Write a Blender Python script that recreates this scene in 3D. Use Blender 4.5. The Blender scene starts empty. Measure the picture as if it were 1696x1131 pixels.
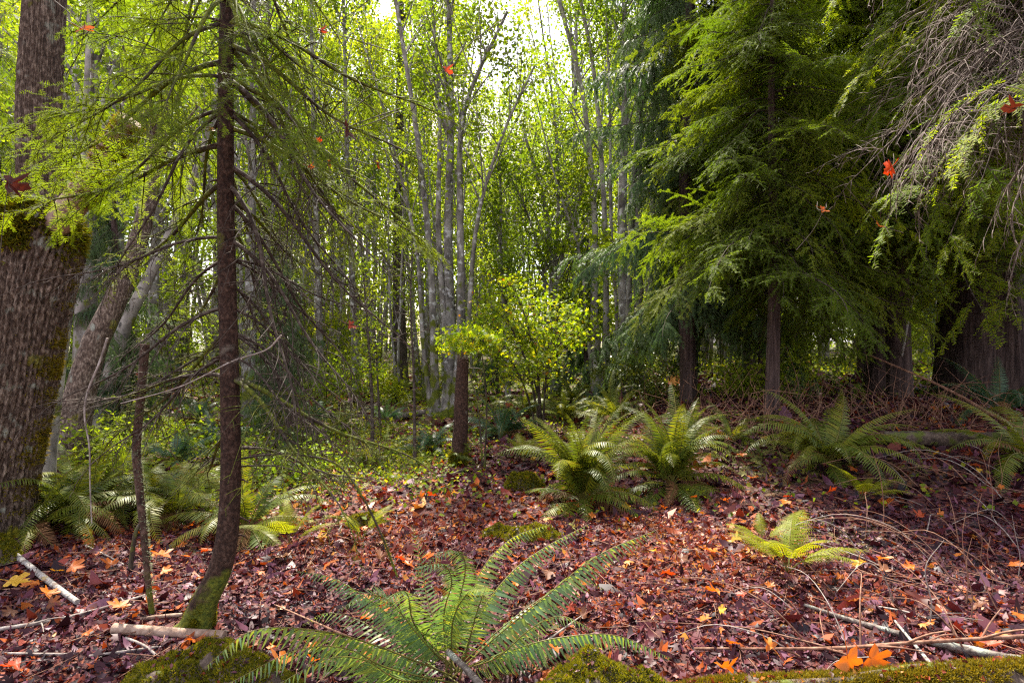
import bpy, math, numpy as np
from mathutils import Vector, Matrix

rng = np.random.default_rng(11)
S = bpy.context.scene
COL = S.collection
PI = math.pi
R = math.radians

# ------------------------------------------------------------------ camera, sky, sun, exposure
CAM_Z, FPX, CX, CY = 1.45, 942.0, 848.0, 565.5      # focal length in pixels of the 1696 px wide photograph
cam_data = bpy.data.cameras.new('camera')
cam_data.sensor_width = 36.0
cam_data.lens = 36.0 * FPX / 1696.0
cam_data.clip_start = 0.05
cam_data.clip_end = 600.0
cam = bpy.data.objects.new('camera', cam_data)
COL.objects.link(cam)
cam.location = (0, 0, CAM_Z)
cam.rotation_euler = (PI / 2, 0, 0)
S.camera = cam

SUN_EL, SUN_AZ = 56.0, -20.0                          # azimuth from +Y towards +X
world = bpy.data.worlds.new('World')
S.world = world
world.use_nodes = True
wn, wl = world.node_tree.nodes, world.node_tree.links
wn.clear()
w_out = wn.new('ShaderNodeOutputWorld')
w_bg = wn.new('ShaderNodeBackground')
w_sky = wn.new('ShaderNodeTexSky')
w_sky.sky_type = 'NISHITA'
w_sky.sun_disc = False
w_sky.sun_elevation = R(SUN_EL)
w_sky.sun_rotation = R(SUN_AZ)
w_sky.air_density = 1.2
w_sky.dust_density = 2.5
w_tc = wn.new('ShaderNodeTexCoord')
w_no = wn.new('ShaderNodeTexNoise')
w_no.inputs['Scale'].default_value = 2.3
w_no.inputs['Detail'].default_value = 6
w_mp = wn.new('ShaderNodeMapping')
w_mp.inputs['Scale'].default_value = (1, 1, 2.4)
w_rp = wn.new('ShaderNodeValToRGB')
w_rp.color_ramp.elements[0].position = 0.36
w_rp.color_ramp.elements[1].position = 0.60
w_no2 = wn.new('ShaderNodeTexNoise')
w_no2.inputs['Scale'].default_value = 1.5
w_rp2 = wn.new('ShaderNodeValToRGB')
w_rp2.color_ramp.elements[0].color = (4.3, 4.2, 4.8, 1)
w_rp2.color_ramp.elements[0].position = 0.35
w_rp2.color_ramp.elements[1].color = (4.8, 4.0, 3.6, 1)
w_rp2.color_ramp.elements[1].position = 0.65
w_mx = wn.new('ShaderNodeMix')
w_mx.data_type = 'RGBA'
wl.new(w_tc.outputs['Generated'], w_mp.inputs['Vector'])
wl.new(w_mp.outputs['Vector'], w_no.inputs['Vector'])
wl.new(w_mp.outputs['Vector'], w_no2.inputs['Vector'])
wl.new(w_no.outputs['Fac'], w_rp.inputs['Fac'])
wl.new(w_no2.outputs['Fac'], w_rp2.inputs['Fac'])
wl.new(w_rp.outputs['Color'], w_mx.inputs['Factor'])
wl.new(w_sky.outputs['Color'], w_mx.inputs['A'])
wl.new(w_rp2.outputs['Color'], w_mx.inputs['B'])
wl.new(w_mx.outputs['Result'], w_bg.inputs['Color'])
w_bg.inputs['Strength'].default_value = 0.15
wl.new(w_bg.outputs['Background'], w_out.inputs['Surface'])

sun_d = bpy.data.lights.new('sun', 'SUN')
sun_d.energy = 5.0
sun_d.angle = R(0.5)
sun_d.color = (1.0, 0.93, 0.80)
sun = bpy.data.objects.new('sun', sun_d)
COL.objects.link(sun)
to_sun = Vector((math.sin(R(SUN_AZ)) * math.cos(R(SUN_EL)), math.cos(R(SUN_AZ)) * math.cos(R(SUN_EL)), math.sin(R(SUN_EL))))
sun.rotation_euler = (-to_sun).to_track_quat('-Z', 'Y').to_euler()

S.view_settings.view_transform = 'Standard'
S.view_settings.look = 'None'
S.view_settings.exposure = 1.75
S.view_settings.gamma = 1.0
S.view_settings.use_curve_mapping = False
S.cycles.use_denoising = False
S.cycles.filter_width = 1.25
S.cycles.max_bounces = 8
S.cycles.diffuse_bounces = 5
S.cycles.glossy_bounces = 2
S.cycles.transmission_bounces = 5
S.cycles.sample_clamp_indirect = 6.0


# ------------------------------------------------------------------ helpers
def sm(x, a, b):
    t = np.clip((np.asarray(x, float) - a) / (b - a), 0, 1)
    return t * t * (3 - 2 * t)


def H(x, y):
    """height of the forest floor"""
    x = np.asarray(x, float)
    y = np.asarray(y, float)
    z = 0.60 * sm(x, 0.8, 3.6) * sm(y, 3.2, 7.0) * (1 - 0.5 * sm(y, 14, 30)) + 0.5 * sm(y, 13, 34) + 0.12 * sm(-x, 2.5, 5.5)
    z = z + 0.035 * np.sin(1.7 * x + 0.6 * y) * np.sin(1.3 * y - 0.5 * x + 1.0) + 0.018 * np.sin(4.1 * x + 1.1) * np.sin(3.7 * y) \
        + 0.010 * np.sin(9.3 * x + 2.0 * y) * np.sin(8.1 * y + 0.3)
    return z


def P(px, py, Y):
    """point at depth Y seen at pixel (px, py) of the photograph"""
    return np.array([(px - CX) / FPX * Y, Y, CAM_Z - (py - CY) / FPX * Y])


_Y = np.linspace(1.2, 70, 6000)


def G(px, py):
    """point of the ground seen at pixel (px, py)"""
    xs = (px - CX) / FPX * _Y
    zs = CAM_Z - (py - CY) / FPX * _Y
    k = np.argmax(zs <= H(xs, _Y))
    if zs[k] > H(xs[k], _Y[k]):
        k = len(_Y) - 1
    return np.array([xs[k], _Y[k], H(xs[k], _Y[k])])


def nrm(v):
    return v / np.maximum(np.linalg.norm(v, axis=-1, keepdims=True), 1e-9)


def spline(pts, n):
    """smooth curve through points (k,d) -> (n,d)"""
    p = np.asarray(pts, float)
    if len(p) == 2:
        t = np.linspace(0, 1, n)[:, None]
        return p[0] * (1 - t) + p[1] * t
    q = np.vstack([2 * p[0] - p[1], p, 2 * p[-1] - p[-2]])
    out = []
    for u in np.linspace(0, len(p) - 1 - 1e-6, n):
        i = int(u)
        t = u - i
        a, b, c, d = q[i], q[i + 1], q[i + 2], q[i + 3]
        out.append(0.5 * (2 * b + (c - a) * t + (2 * a - 5 * b + 4 * c - d) * t * t + (3 * b - a - 3 * c + d) * t ** 3))
    return np.array(out)


class MB:
    def __init__(self):
        self.v, self.f, self.n = [], [], 0

    def add(self, V, F, mi=0):
        V = np.asarray(V, float).reshape(-1, 3)
        F = np.asarray(F, int)
        if len(F) == 0:
            return
        self.v.append(V)
        self.f.append((F + self.n, mi))
        self.n += len(V)

    def mesh(self, name, mats, smooth=False):
        me = bpy.data.meshes.new(name)
        V = np.concatenate(self.v) if self.v else np.zeros((0, 3))
        me.vertices.add(len(V))
        me.vertices.foreach_set('co', V.astype(np.float32).ravel())
        loops = np.concatenate([f.ravel() for f, _ in self.f])
        tot = np.concatenate([np.full(len(f), f.shape[1]) for f, _ in self.f])
        mi = np.concatenate([np.full(len(f), m) for f, m in self.f])
        st = np.concatenate([[0], np.cumsum(tot)[:-1]])
        me.loops.add(len(loops))
        me.loops.foreach_set('vertex_index', loops.astype(np.int32))
        me.polygons.add(len(tot))
        me.polygons.foreach_set('loop_start', st.astype(np.int32))
        me.polygons.foreach_set('loop_total', tot.astype(np.int32))
        me.polygons.foreach_set('material_index', mi.astype(np.int32))
        if smooth:
            me.polygons.foreach_set('use_smooth', np.ones(len(tot), bool))
        for m in (mats if isinstance(mats, (list, tuple)) else [mats]):
            me.materials.append(m)
        me.update(calc_edges=True)
        return me

    def obj(self, name, mats, parent=None, smooth=False):
        return link(name, self.mesh(name, mats, smooth), parent)


def link(name, data, parent=None, mw=None):
    o = bpy.data.objects.new(name, data)
    COL.objects.link(o)
    if parent is not None:
        o.parent = parent
    if mw is not None:
        o.matrix_basis = mw
    return o


def tag(o, label=None, cat=None, group=None, kind=None):
    if label:
        o['label'] = label
    if cat:
        o['category'] = cat
    if group:
        o['group'] = group
    if kind:
        o['kind'] = kind
    return o


def thing(name, label, cat, loc=(0, 0, 0), group=None):
    o = link(name, None)
    o.location = [float(c) for c in loc]
    return tag(o, label, cat, group)


def tubes(Pt, Rd, k=5):
    """many tubes with the same number of rings: Pt (m,n,3), Rd (m,n) -> V, quads"""
    Pt = np.asarray(Pt, float)
    Rd = np.asarray(Rd, float)
    if Pt.ndim == 2:
        Pt, Rd = Pt[None], Rd[None]
    m, n, _ = Pt.shape
    T = nrm(np.gradient(Pt, axis=1))
    d = np.abs(Pt[:, -1] - Pt[:, 0])
    ref = np.eye(3)[np.argmin(d, axis=1)][:, None, :]
    U = nrm(ref - (ref * T).sum(-1, keepdims=True) * T)
    W = np.cross(T, U)
    a = np.linspace(0, 2 * PI, k, endpoint=False)
    V = Pt[:, :, None] + Rd[:, :, None, None] * (np.cos(a)[:, None] * U[:, :, None] + np.sin(a)[:, None] * W[:, :, None])
    idx = np.arange(m * n * k).reshape(m, n, k)
    A = idx[:, :-1, :]
    B_ = np.roll(A, -1, axis=2)
    D = idx[:, 1:, :]
    Cc = np.roll(D, -1, axis=2)
    return V.reshape(-1, 3), np.stack([A, B_, Cc, D], -1).reshape(-1, 4)


def rough_tube(path, rad, k, amp, ridges=0, seed=0, flare=0.0, cap=True):
    """one trunk or log with an uneven, ridged surface: V, quads, cap triangles"""
    r_ = np.random.default_rng(seed)
    path = np.asarray(path, float)
    n = len(path)
    V, Q = tubes(path, rad, k)
    V = V.reshape(n, k, 3)
    a = np.linspace(0, 2 * PI, k, endpoint=False)
    t = np.linspace(0, 1, n)[:, None]
    d = np.zeros((n, k))
    for j in range(6):
        d += r_.normal(0, 0.5) * np.sin(r_.integers(1, 5) * a[None] + r_.uniform(0, 6) + r_.uniform(-12, 12) * t)
    if ridges:
        ph = 1.6 * np.sin(7 * t + r_.uniform(0, 6)) + 0.8 * np.sin(19 * t + 1 + 3 * a[None])
        d += 2.2 * (np.abs(np.sin(0.5 * ridges * a[None] + ph)) ** 0.6 - 0.5) + r_.normal(0, 0.45, (n, k))
    if flare:
        lob = 1 + 0.8 * np.sin(3 * a + r_.uniform(0, 6))[None] + 0.5 * np.sin(5 * a + 1)[None]
        d += flare / amp * lob * np.exp(-t * 9)
    c = path[:, None]
    V = c + (V - c) * (1 + amp * d)[..., None]
    V = V.reshape(-1, 3)
    tri = []
    if cap:
        base, top = len(V), len(V) + 1
        V = np.vstack([V, path[0], path[-1]])
        for i in range(k):
            j = (i + 1) % k
            tri.append((base, j, i))
            tri.append((top, (n - 1) * k + i, (n - 1) * k + j))
    return V, Q, np.array(tri, int).reshape(-1, 3)


def leafs(Cn, size, rs, up=0.7, asp=0.42, fold=0.12):
    """folded pointed leaves (two triangles each, one island): V, tris"""
    m = len(Cn)
    size = np.broadcast_to(size, (m,))[:, None] * rs.uniform(0.7, 1.25, (m, 1))
    nv = nrm(rs.normal(0, 1, (m, 3)) * (1 - up) + np.array([0, 0, 1.0]) * up + rs.normal(0, .25, (m, 3)))
    a = rs.normal(0, 1, (m, 3))
    a = nrm(a - (a * nv).sum(-1, keepdims=True) * nv)
    b = np.cross(nv, a)
    f = nv * size * fold
    V = np.stack([Cn - a * size * .5, Cn - a * size * .05 + b * size * asp + f, Cn + a * size * .5, Cn - a * size * .05 - b * size * asp + f], 1)
    i = np.arange(m)[:, None] * 4
    F = np.concatenate([i + np.array([[0, 1, 2]]), i + np.array([[0, 2, 3]])], 1).reshape(-1, 3)
    return V.reshape(-1, 3), F


def lobed(Cn, size, rs, up=0.8):
    """five-lobed leaves (fan of 10 triangles round the middle, one island): V, tris"""
    m = len(Cn)
    size = np.broadcast_to(size, (m,))[:, None, None] * rs.uniform(0.65, 1.2, (m, 1, 1))
    nv = nrm(rs.normal(0, 1, (m, 3)) * (1 - up) + np.array([0, 0, 1.0]) * up)
    a = rs.normal(0, 1, (m, 3))
    a = nrm(a - (a * nv).sum(-1, keepdims=True) * nv)
    b = np.cross(nv, a)
    th = np.array([0, 25, 48, 78, 110, 180, 250, 282, 312, 335]) * PI / 180
    rr = np.array([.62, .27, .56, .25, .42, .12, .42, .25, .56, .27])
    px, py = rr * np.cos(th), rr * np.sin(th)
    V = Cn[:, None] + size * (a[:, None] * px[None, :, None] + b[:, None] * py[None, :, None] - nv[:, None] * (rr ** 2 * .5)[None, :, None])
    V = np.concatenate([V, Cn[:, None]], 1)
    k = 10
    i = np.arange(m)[:, None, None] * (k + 1)
    f = np.array([[k, j, (j + 1) % k] for j in range(k)])[None]
    return V.reshape(-1, 3), (i + f).reshape(-1, 3)


def frame(dx, up=(0, 0, 1), s=1.0, loc=(0, 0, 0), roll=0.0):
    """matrix that turns +X to dx with Z as near to up as it gets"""
    x = Vector([float(c) for c in dx]).normalized()
    u = Vector(up)
    y = u.cross(x)
    if y.length < 1e-4:
        y = Vector((0, 1, 0))
    y.normalize()
    z = x.cross(y)
    M = Matrix((x, y, z)).transposed().to_4x4()
    return Matrix.Translation([float(c) for c in loc]) @ M @ Matrix.Rotation(roll, 4, 'X') @ Matrix.Scale(s, 4)


# ------------------------------------------------------------------ materials
def new_mat(name):
    m = bpy.data.materials.new(name)
    m.use_nodes = True
    m.node_tree.nodes.clear()
    return m, m.node_tree.nodes, m.node_tree.links


def ramp(n, cols, pos=None, const=False):
    r_ = n.new('ShaderNodeValToRGB')
    if const:
        r_.color_ramp.interpolation = 'CONSTANT'
    e = r_.color_ramp.elements
    pos = pos or list(np.linspace(0, 1 if not const else 1 - 1 / len(cols), len(cols)))
    while len(e) < len(cols):
        e.new(0.5)
    for el, c, p in zip(e, cols, pos):
        el.position = p
        el.color = (*c, 1)
    return r_


def leaf_mat(name, cols, trans=0.45, tint=(1.25, 1.2, 0.55), rough=0.55, spec=0.22, src='island', pos=None, const=False, backcol=None):
    m, n, l = new_mat(name)
    out = n.new('ShaderNodeOutputMaterial')
    rp = ramp(n, cols, pos, const)
    if src == 'island':
        g = n.new('ShaderNodeNewGeometry')
        l.new(g.outputs['Random Per Island'], rp.inputs['Fac'])
    elif src == 'object':
        g = n.new('ShaderNodeObjectInfo')
        l.new(g.outputs['Random'], rp.inputs['Fac'])
    else:                                             # both: thing by thing, then piece by piece
        g = n.new('ShaderNodeNewGeometry')
        o = n.new('ShaderNodeObjectInfo')
        mm = n.new('ShaderNodeMath')
        mm.operation = 'ADD'
        l.new(g.outputs['Random Per Island'], mm.inputs[0])
        l.new(o.outputs['Random'], mm.inputs[1])
        m2 = n.new('ShaderNodeMath')
        m2.operation = 'MULTIPLY'
        m2.inputs[1].default_value = 0.5
        l.new(mm.outputs[0], m2.inputs[0])
        l.new(m2.outputs[0], rp.inputs['Fac'])
    pb = n.new('ShaderNodeBsdfPrincipled')
    pb.inputs['Roughness'].default_value = rough
    pb.inputs['Specular IOR Level'].default_value = spec
    l.new(rp.outputs['Color'], pb.inputs['Base Color'])
    if trans > 0:
        tr = n.new('ShaderNodeBsdfTranslucent')
        mu = n.new('ShaderNodeMix')
        mu.data_type = 'RGBA'
        mu.blend_type = 'MULTIPLY'
        mu.inputs['Factor'].default_value = 1
        mu.inputs['B'].default_value = (*tint, 1)
        l.new(rp.outputs['Color'], mu.inputs['A'])
        l.new(mu.outputs['Result'], tr.inputs['Color'])
        mx = n.new('ShaderNodeMixShader')
        mx.inputs[0].default_value = trans
        l.new(pb.outputs[0], mx.inputs[1])
        l.new(tr.outputs[0], mx.inputs[2])
        l.new(mx.outputs[0], out.inputs['Surface'])
    else:
        l.new(pb.outputs[0], out.inputs['Surface'])
    return m


def bark_mat(name, cols, scale=14, zs=0.25, bump=0.6, patch=None, patch_at=0.6, moss=None, rough=0.85, mosscol=((.05, .07, .008), (.16, .17, .015))):
    """bark: streaked noise; patch = colour of lichen blotches; moss = (height where it ends, cover) of the moss sleeve at the foot"""
    m, n, l = new_mat(name)
    out = n.new('ShaderNodeOutputMaterial')
    pb = n.new('ShaderNodeBsdfPrincipled')
    pb.inputs['Roughness'].default_value = rough
    pb.inputs['Specular IOR Level'].default_value = 0.25
    tc = n.new('ShaderNodeTexCoord')
    mp = n.new('ShaderNodeMapping')
    mp.inputs['Scale'].default_value = (1, 1, zs)
    l.new(tc.outputs['Object'], mp.inputs['Vector'])
    no = n.new('ShaderNodeTexNoise')
    no.inputs['Scale'].default_value = scale
    no.inputs['Detail'].default_value = 7
    no.inputs['Roughness'].default_value = 0.65
    l.new(mp.outputs['Vector'], no.inputs['Vector'])
    rp = ramp(n, cols, [0.3 + 0.4 * i / max(1, len(cols) - 1) for i in range(len(cols))])
    l.new(no.outputs['Fac'], rp.inputs['Fac'])
    col = rp.outputs['Color']
    if patch is not None:
        n2 = n.new('ShaderNodeTexNoise')
        n2.inputs['Scale'].default_value = 9
        n2.inputs['Detail'].default_value = 5
        l.new(tc.outputs['Object'], n2.inputs['Vector'])
        r2 = ramp(n, [(0, 0, 0), (1, 1, 1)], [patch_at - .05, patch_at + .05])
        l.new(n2.outputs['Fac'], r2.inputs['Fac'])
        mx = n.new('ShaderNodeMix')
        mx.data_type = 'RGBA'
        mx.inputs['B'].default_value = (*patch, 1)
        l.new(r2.outputs['Color'], mx.inputs['Factor'])
        l.new(col, mx.inputs['A'])
        col = mx.outputs['Result']
    if moss is not None:
        sp = n.new('ShaderNodeSeparateXYZ')
        l.new(tc.outputs['Object'], sp.inputs[0])
        n3 = n.new('ShaderNodeTexNoise')
        n3.inputs['Scale'].default_value = 4.5
        n3.inputs['Detail'].default_value = 6
        l.new(tc.outputs['Object'], n3.inputs['Vector'])
        mr = n.new('ShaderNodeMapRange')
        mr.inputs['From Min'].default_value = 0
        mr.inputs['From Max'].default_value = moss[0]
        mr.inputs['To Min'].default_value = moss[1]
        mr.inputs['To Max'].default_value = -0.25
        l.new(sp.outputs['Z'], mr.inputs['Value'])
        ad = n.new('ShaderNodeMath')
        ad.operation = 'ADD'
        mm = n.new('ShaderNodeMapRange')
        mm.inputs['From Min'].default_value = .3
        mm.inputs['From Max'].default_value = .7
        l.new(n3.outputs['Fac'], mm.inputs['Value'])
        l.new(mm.outputs[0], ad.inputs[0])
        l.new(mr.outputs[0], ad.inputs[1])
        r3 = ramp(n, [(0, 0, 0), (1, 1, 1)], [0.62, 0.80])
        l.new(ad.outputs[0], r3.inputs['Fac'])
        n4 = n.new('ShaderNodeTexNoise')
        n4.inputs['Scale'].default_value = 60
        l.new(tc.outputs['Object'], n4.inputs['Vector'])
        r4 = ramp(n, list(mosscol), [0.35, 0.7])
        l.new(n4.outputs['Fac'], r4.inputs['Fac'])
        mx = n.new('ShaderNodeMix')
        mx.data_type = 'RGBA'
        l.new(r3.outputs['Color'], mx.inputs['Factor'])
        l.new(col, mx.inputs['A'])
        l.new(r4.outputs['Color'], mx.inputs['B'])
        col = mx.outputs['Result']
    l.new(col, pb.inputs['Base Color'])
    bm = n.new('ShaderNodeBump')
    bm.inputs['Strength'].default_value = bump
    bm.inputs['Distance'].default_value = 0.02
    l.new(no.outputs['Fac'], bm.inputs['Height'])
    l.new(bm.outputs[0], pb.inputs['Normal'])
    l.new(pb.outputs[0], out.inputs['Surface'])
    return m


M = {}
M['alder_bark'] = bark_mat('alder_bark', [(.035, .03, .026), (.17, .155, .135), (.34, .32, .29)], 7, .35, .5, patch=(.48, .48, .46), patch_at=.60, moss=(3.0, .30))
M['pale_bark'] = bark_mat('pale_bark', [(.06, .05, .042), (.24, .22, .19), (.42, .40, .36)], 6, .5, .4, patch=(.06, .055, .05), patch_at=.64, moss=(2.2, .28))
M['brown_bark'] = bark_mat('brown_bark', [(.018, .010, .008), (.075, .042, .030), (.16, .10, .075)], 45, .6, .9, patch=(.18, .18, .15), patch_at=.68, moss=(.45, .45))
M['spruce_bark'] = bark_mat('spruce_bark', [(.009, .005, .004), (.042, .021, .014), (.12, .07, .05)], 60, .7, 1.0, patch=(.17, .15, .12), patch_at=.72, moss=(.55, .5))
M['maple_bark'] = bark_mat('maple_bark', [(.014, .009, .007), (.10, .068, .050), (.34, .27, .21)], 48, .45, 1.0, patch=(.26, .27, .22), patch_at=.66, moss=(.8, .12), mosscol=((.06, .07, .006), (.30, .26, .015)))
M['cedar_bark'] = bark_mat('cedar_bark', [(.012, .008, .008), (.055, .035, .032), (.13, .09, .08)], 26, .06, 1.0)
M['dark_bark'] = bark_mat('dark_bark', [(.012, .009, .007), (.045, .032, .024), (.10, .08, .06)], 24, .2, .8, moss=(1.2, .3))
M['twig_bark'] = bark_mat('twig_bark', [(.014, .009, .007), (.048, .034, .026), (.14, .115, .095)], 30, 1, .2)
M['grey_twig'] = bark_mat('grey_twig', [(.10, .08, .07), (.24, .20, .175), (.42, .38, .35)], 25, 1, .2)
M['dead_twig'] = bark_mat('dead_twig', [(.03, .02, .016), (.13, .095, .08), (.34, .29, .26)], 18, 1, .2)
M['red_twig'] = bark_mat('red_twig', [(.07, .03, .02), (.20, .10, .065), (.36, .22, .15)], 25, 1, .2)
M['birch_stick'] = bark_mat('birch_stick', [(.06, .05, .04), (.28, .26, .24), (.48, .46, .43)], 45, 1, .4, patch=(.12, .08, .06), patch_at=.64)
M['log_wood'] = bark_mat('log_wood', [(.10, .065, .045), (.28, .19, .14), (.42, .32, .25)], 25, 1, .4)
M['rotten'] = bark_mat('rotten', [(.02, .015, .012), (.09, .065, .05), (.22, .17, .13)], 18, 1, .8, patch=(.08, .10, .015), patch_at=.58)
M['lichen_wood'] = bark_mat('lichen_wood', [(.04, .028, .024), (.14, .115, .10), (.28, .25, .22)], 40, 1, .8, patch=(.34, .38, .32), patch_at=.62)

GREENS = [(.050, .095, .012), (.095, .15, .014), (.15, .20, .016), (.22, .235, .02)]
M['alder_leaf'] = leaf_mat('alder_leaf', GREENS, .6, (1.5, 1.5, .5), src='both')
M['far_leaf'] = leaf_mat('far_leaf', [(.080, .14, .014), (.15, .215, .016), (.23, .28, .018), (.32, .33, .022)], .62, (1.4, 1.4, .5), src='both')
M['vine_leaf'] = leaf_mat('vine_leaf', [(.10, .18, .010), (.17, .26, .012), (.26, .33, .014), (.34, .36, .016), (.35, .12, .02)], .55, (1.6, 1.45, .4), pos=[0, .4, .75, .97, 1])
M['bush_leaf'] = leaf_mat('bush_leaf', [(.035, .055, .012), (.06, .09, .018), (.10, .13, .02), (.16, .17, .02)], .4, (1.4, 1.3, .5), rough=.35, spec=.5)
M['hemlock_needle'] = leaf_mat('hemlock_needle', [(.055, .10, .012), (.10, .16, .013), (.17, .23, .015), (.32, .34, .02)], .52, (1.5, 1.5, .45), rough=.55, spec=.10, src='both')  # last colour paints sunlit tips onto random needles
M['cedar_needle'] = leaf_mat('cedar_needle', [(.030, .065, .030), (.050, .095, .038), (.08, .13, .036), (.105, .15, .045)], .32, (1.3, 1.4, .8), rough=.5, spec=.18, src='both')
M['fir_needle'] = leaf_mat('fir_needle', [(.075, .12, .010), (.13, .185, .012), (.20, .24, .014)], .55, (1.5, 1.5, .45), rough=.55, spec=.10, src='both')
M['fern_near'] = leaf_mat('fern_near', [(.070, .160, .090), (.12, .21, .080), (.28, .33, .05)], .42, (1.8, 1.5, .45), rough=.38, spec=.45, src='both')  # teal shading and yellow sun highlights are put into these colours
M['fern'] = leaf_mat('fern', [(.050, .085, .016), (.085, .12, .016), (.14, .165, .016), (.22, .20, .02)], .4, (1.6, 1.4, .45), rough=.45, spec=.28, src='both')
M['fern_blue'] = leaf_mat('fern_blue', [(.030, .075, .045), (.045, .095, .050), (.07, .115, .045)], .3, (1.3, 1.4, .6), rough=.42, spec=.32, src='both')
M['lady_fern'] = leaf_mat('lady_fern', [(.14, .18, .012), (.22, .25, .015), (.30, .29, .02)], .5, (1.5, 1.4, .4), rough=.5, src='both')
M['rachis'] = bark_mat('rachis', [(.05, .06, .01), (.11, .10, .02), (.16, .13, .03)], 10, 1, .1, rough=.5)
M['moss'] = leaf_mat('moss', [(.045, .055, .004), (.10, .11, .006), (.18, .17, .008), (.28, .23, .010)], .4, (1.4, 1.3, .4), rough=.7, spec=.2)
M['sunlit_gold_moss'] = leaf_mat('sunlit_gold_moss', [(.08, .07, .005), (.16, .13, .008), (.30, .22, .010)], .3, (1.4, 1.2, .4), rough=.7, spec=.2)  # real moss, with the yellow of the sunlight put into its colour
M['lichen'] = leaf_mat('lichen', [(.22, .25, .16), (.34, .36, .24)], .3, (1.1, 1.1, .8), rough=.8, spec=.1)
M['litter'] = leaf_mat('litter', [(0.0138, 0.0038, 0.0068), (0.0292, 0.0068, 0.0113), (0.0516, 0.0099, 0.0159), (0.0860, 0.0167, 0.0227), (0.1118, 0.0319, 0.0431), (0.1376, 0.0456, 0.0737), (0.0413, 0.0084, 0.0147), (0.1720, 0.0266, 0.0113),
                                  (0.0688, 0.0137, 0.0193), (0.2752, 0.0608, 0.0113), (0.0189, 0.0053, 0.0090), (0.1634, 0.0684, 0.1021)], .12, (1.3, .9, .6), rough=.5, spec=.24, const=True)
M['litter_dark'] = leaf_mat('litter_dark', [(0.0086, 0.0030, 0.0057), (0.0172, 0.0046, 0.0090), (0.0310, 0.0068, 0.0124), (0.0516, 0.0106, 0.0170), (0.0860, 0.0274, 0.0408), (0.0258, 0.0061, 0.0113), (0.0946, 0.0342, 0.0590), (0.0430, 0.0091, 0.0147), (0.1290, 0.0243, 0.0136), (0.0120, 0.0038, 0.0068)],
                           .1, (1.3, .9, .6), rough=.5, spec=.26, const=True)
M['litter_warm'] = leaf_mat('litter_warm', [(0.0774, 0.0114, 0.0084), (0.1548, 0.0213, 0.0092), (0.2580, 0.0494, 0.0101), (0.0516, 0.0099, 0.0101), (0.3612, 0.0988, 0.0126), (0.1204, 0.0243, 0.0185), (0.3956, 0.1672, 0.0252), (0.1548, 0.0456, 0.0420), (0.2236, 0.0228, 0.0092), (0.0688, 0.0152, 0.0151)],
                           .2, (1.3, .9, .5), rough=.5, spec=.35, const=True)
M['fern_dead'] = leaf_mat('fern_dead', [(.10, .045, .02), (.18, .09, .04), (.26, .15, .07)], .3, (1.3, 1., .5), rough=.6, spec=.15, src='both')
for nm, cols in {'orange': [(.42, .10, .012), (.55, .17, .015)], 'red': [(.30, .035, .010), (.42, .07, .012)], 'yellow': [(.58, .30, .02), (.62, .38, .03)],
                 'brown': [(.16, .065, .035), (.26, .11, .05)], 'pale': [(.42, .33, .18), (.34, .34, .10)], 'maroon': [(.05, .012, .010), (.10, .02, .014)], 'scarlet': [(.60, .045, .008), (.68, .09, .01)]}.items():
    M['leaf_' + nm] = leaf_mat('leaf_' + nm, cols, .4, (1.4, .9, .4), rough=.5, spec=.4, src='object')
M['cover'] = leaf_mat('cover', [(.06, .11, .012), (.11, .17, .014), (.19, .24, .016), (.30, .30, .02)], .5, (1.5, 1.35, .45))
M['stalk'] = bark_mat('stalk', [(.16, .07, .03), (.3, .15, .06)], 10, 1, .1)


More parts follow.
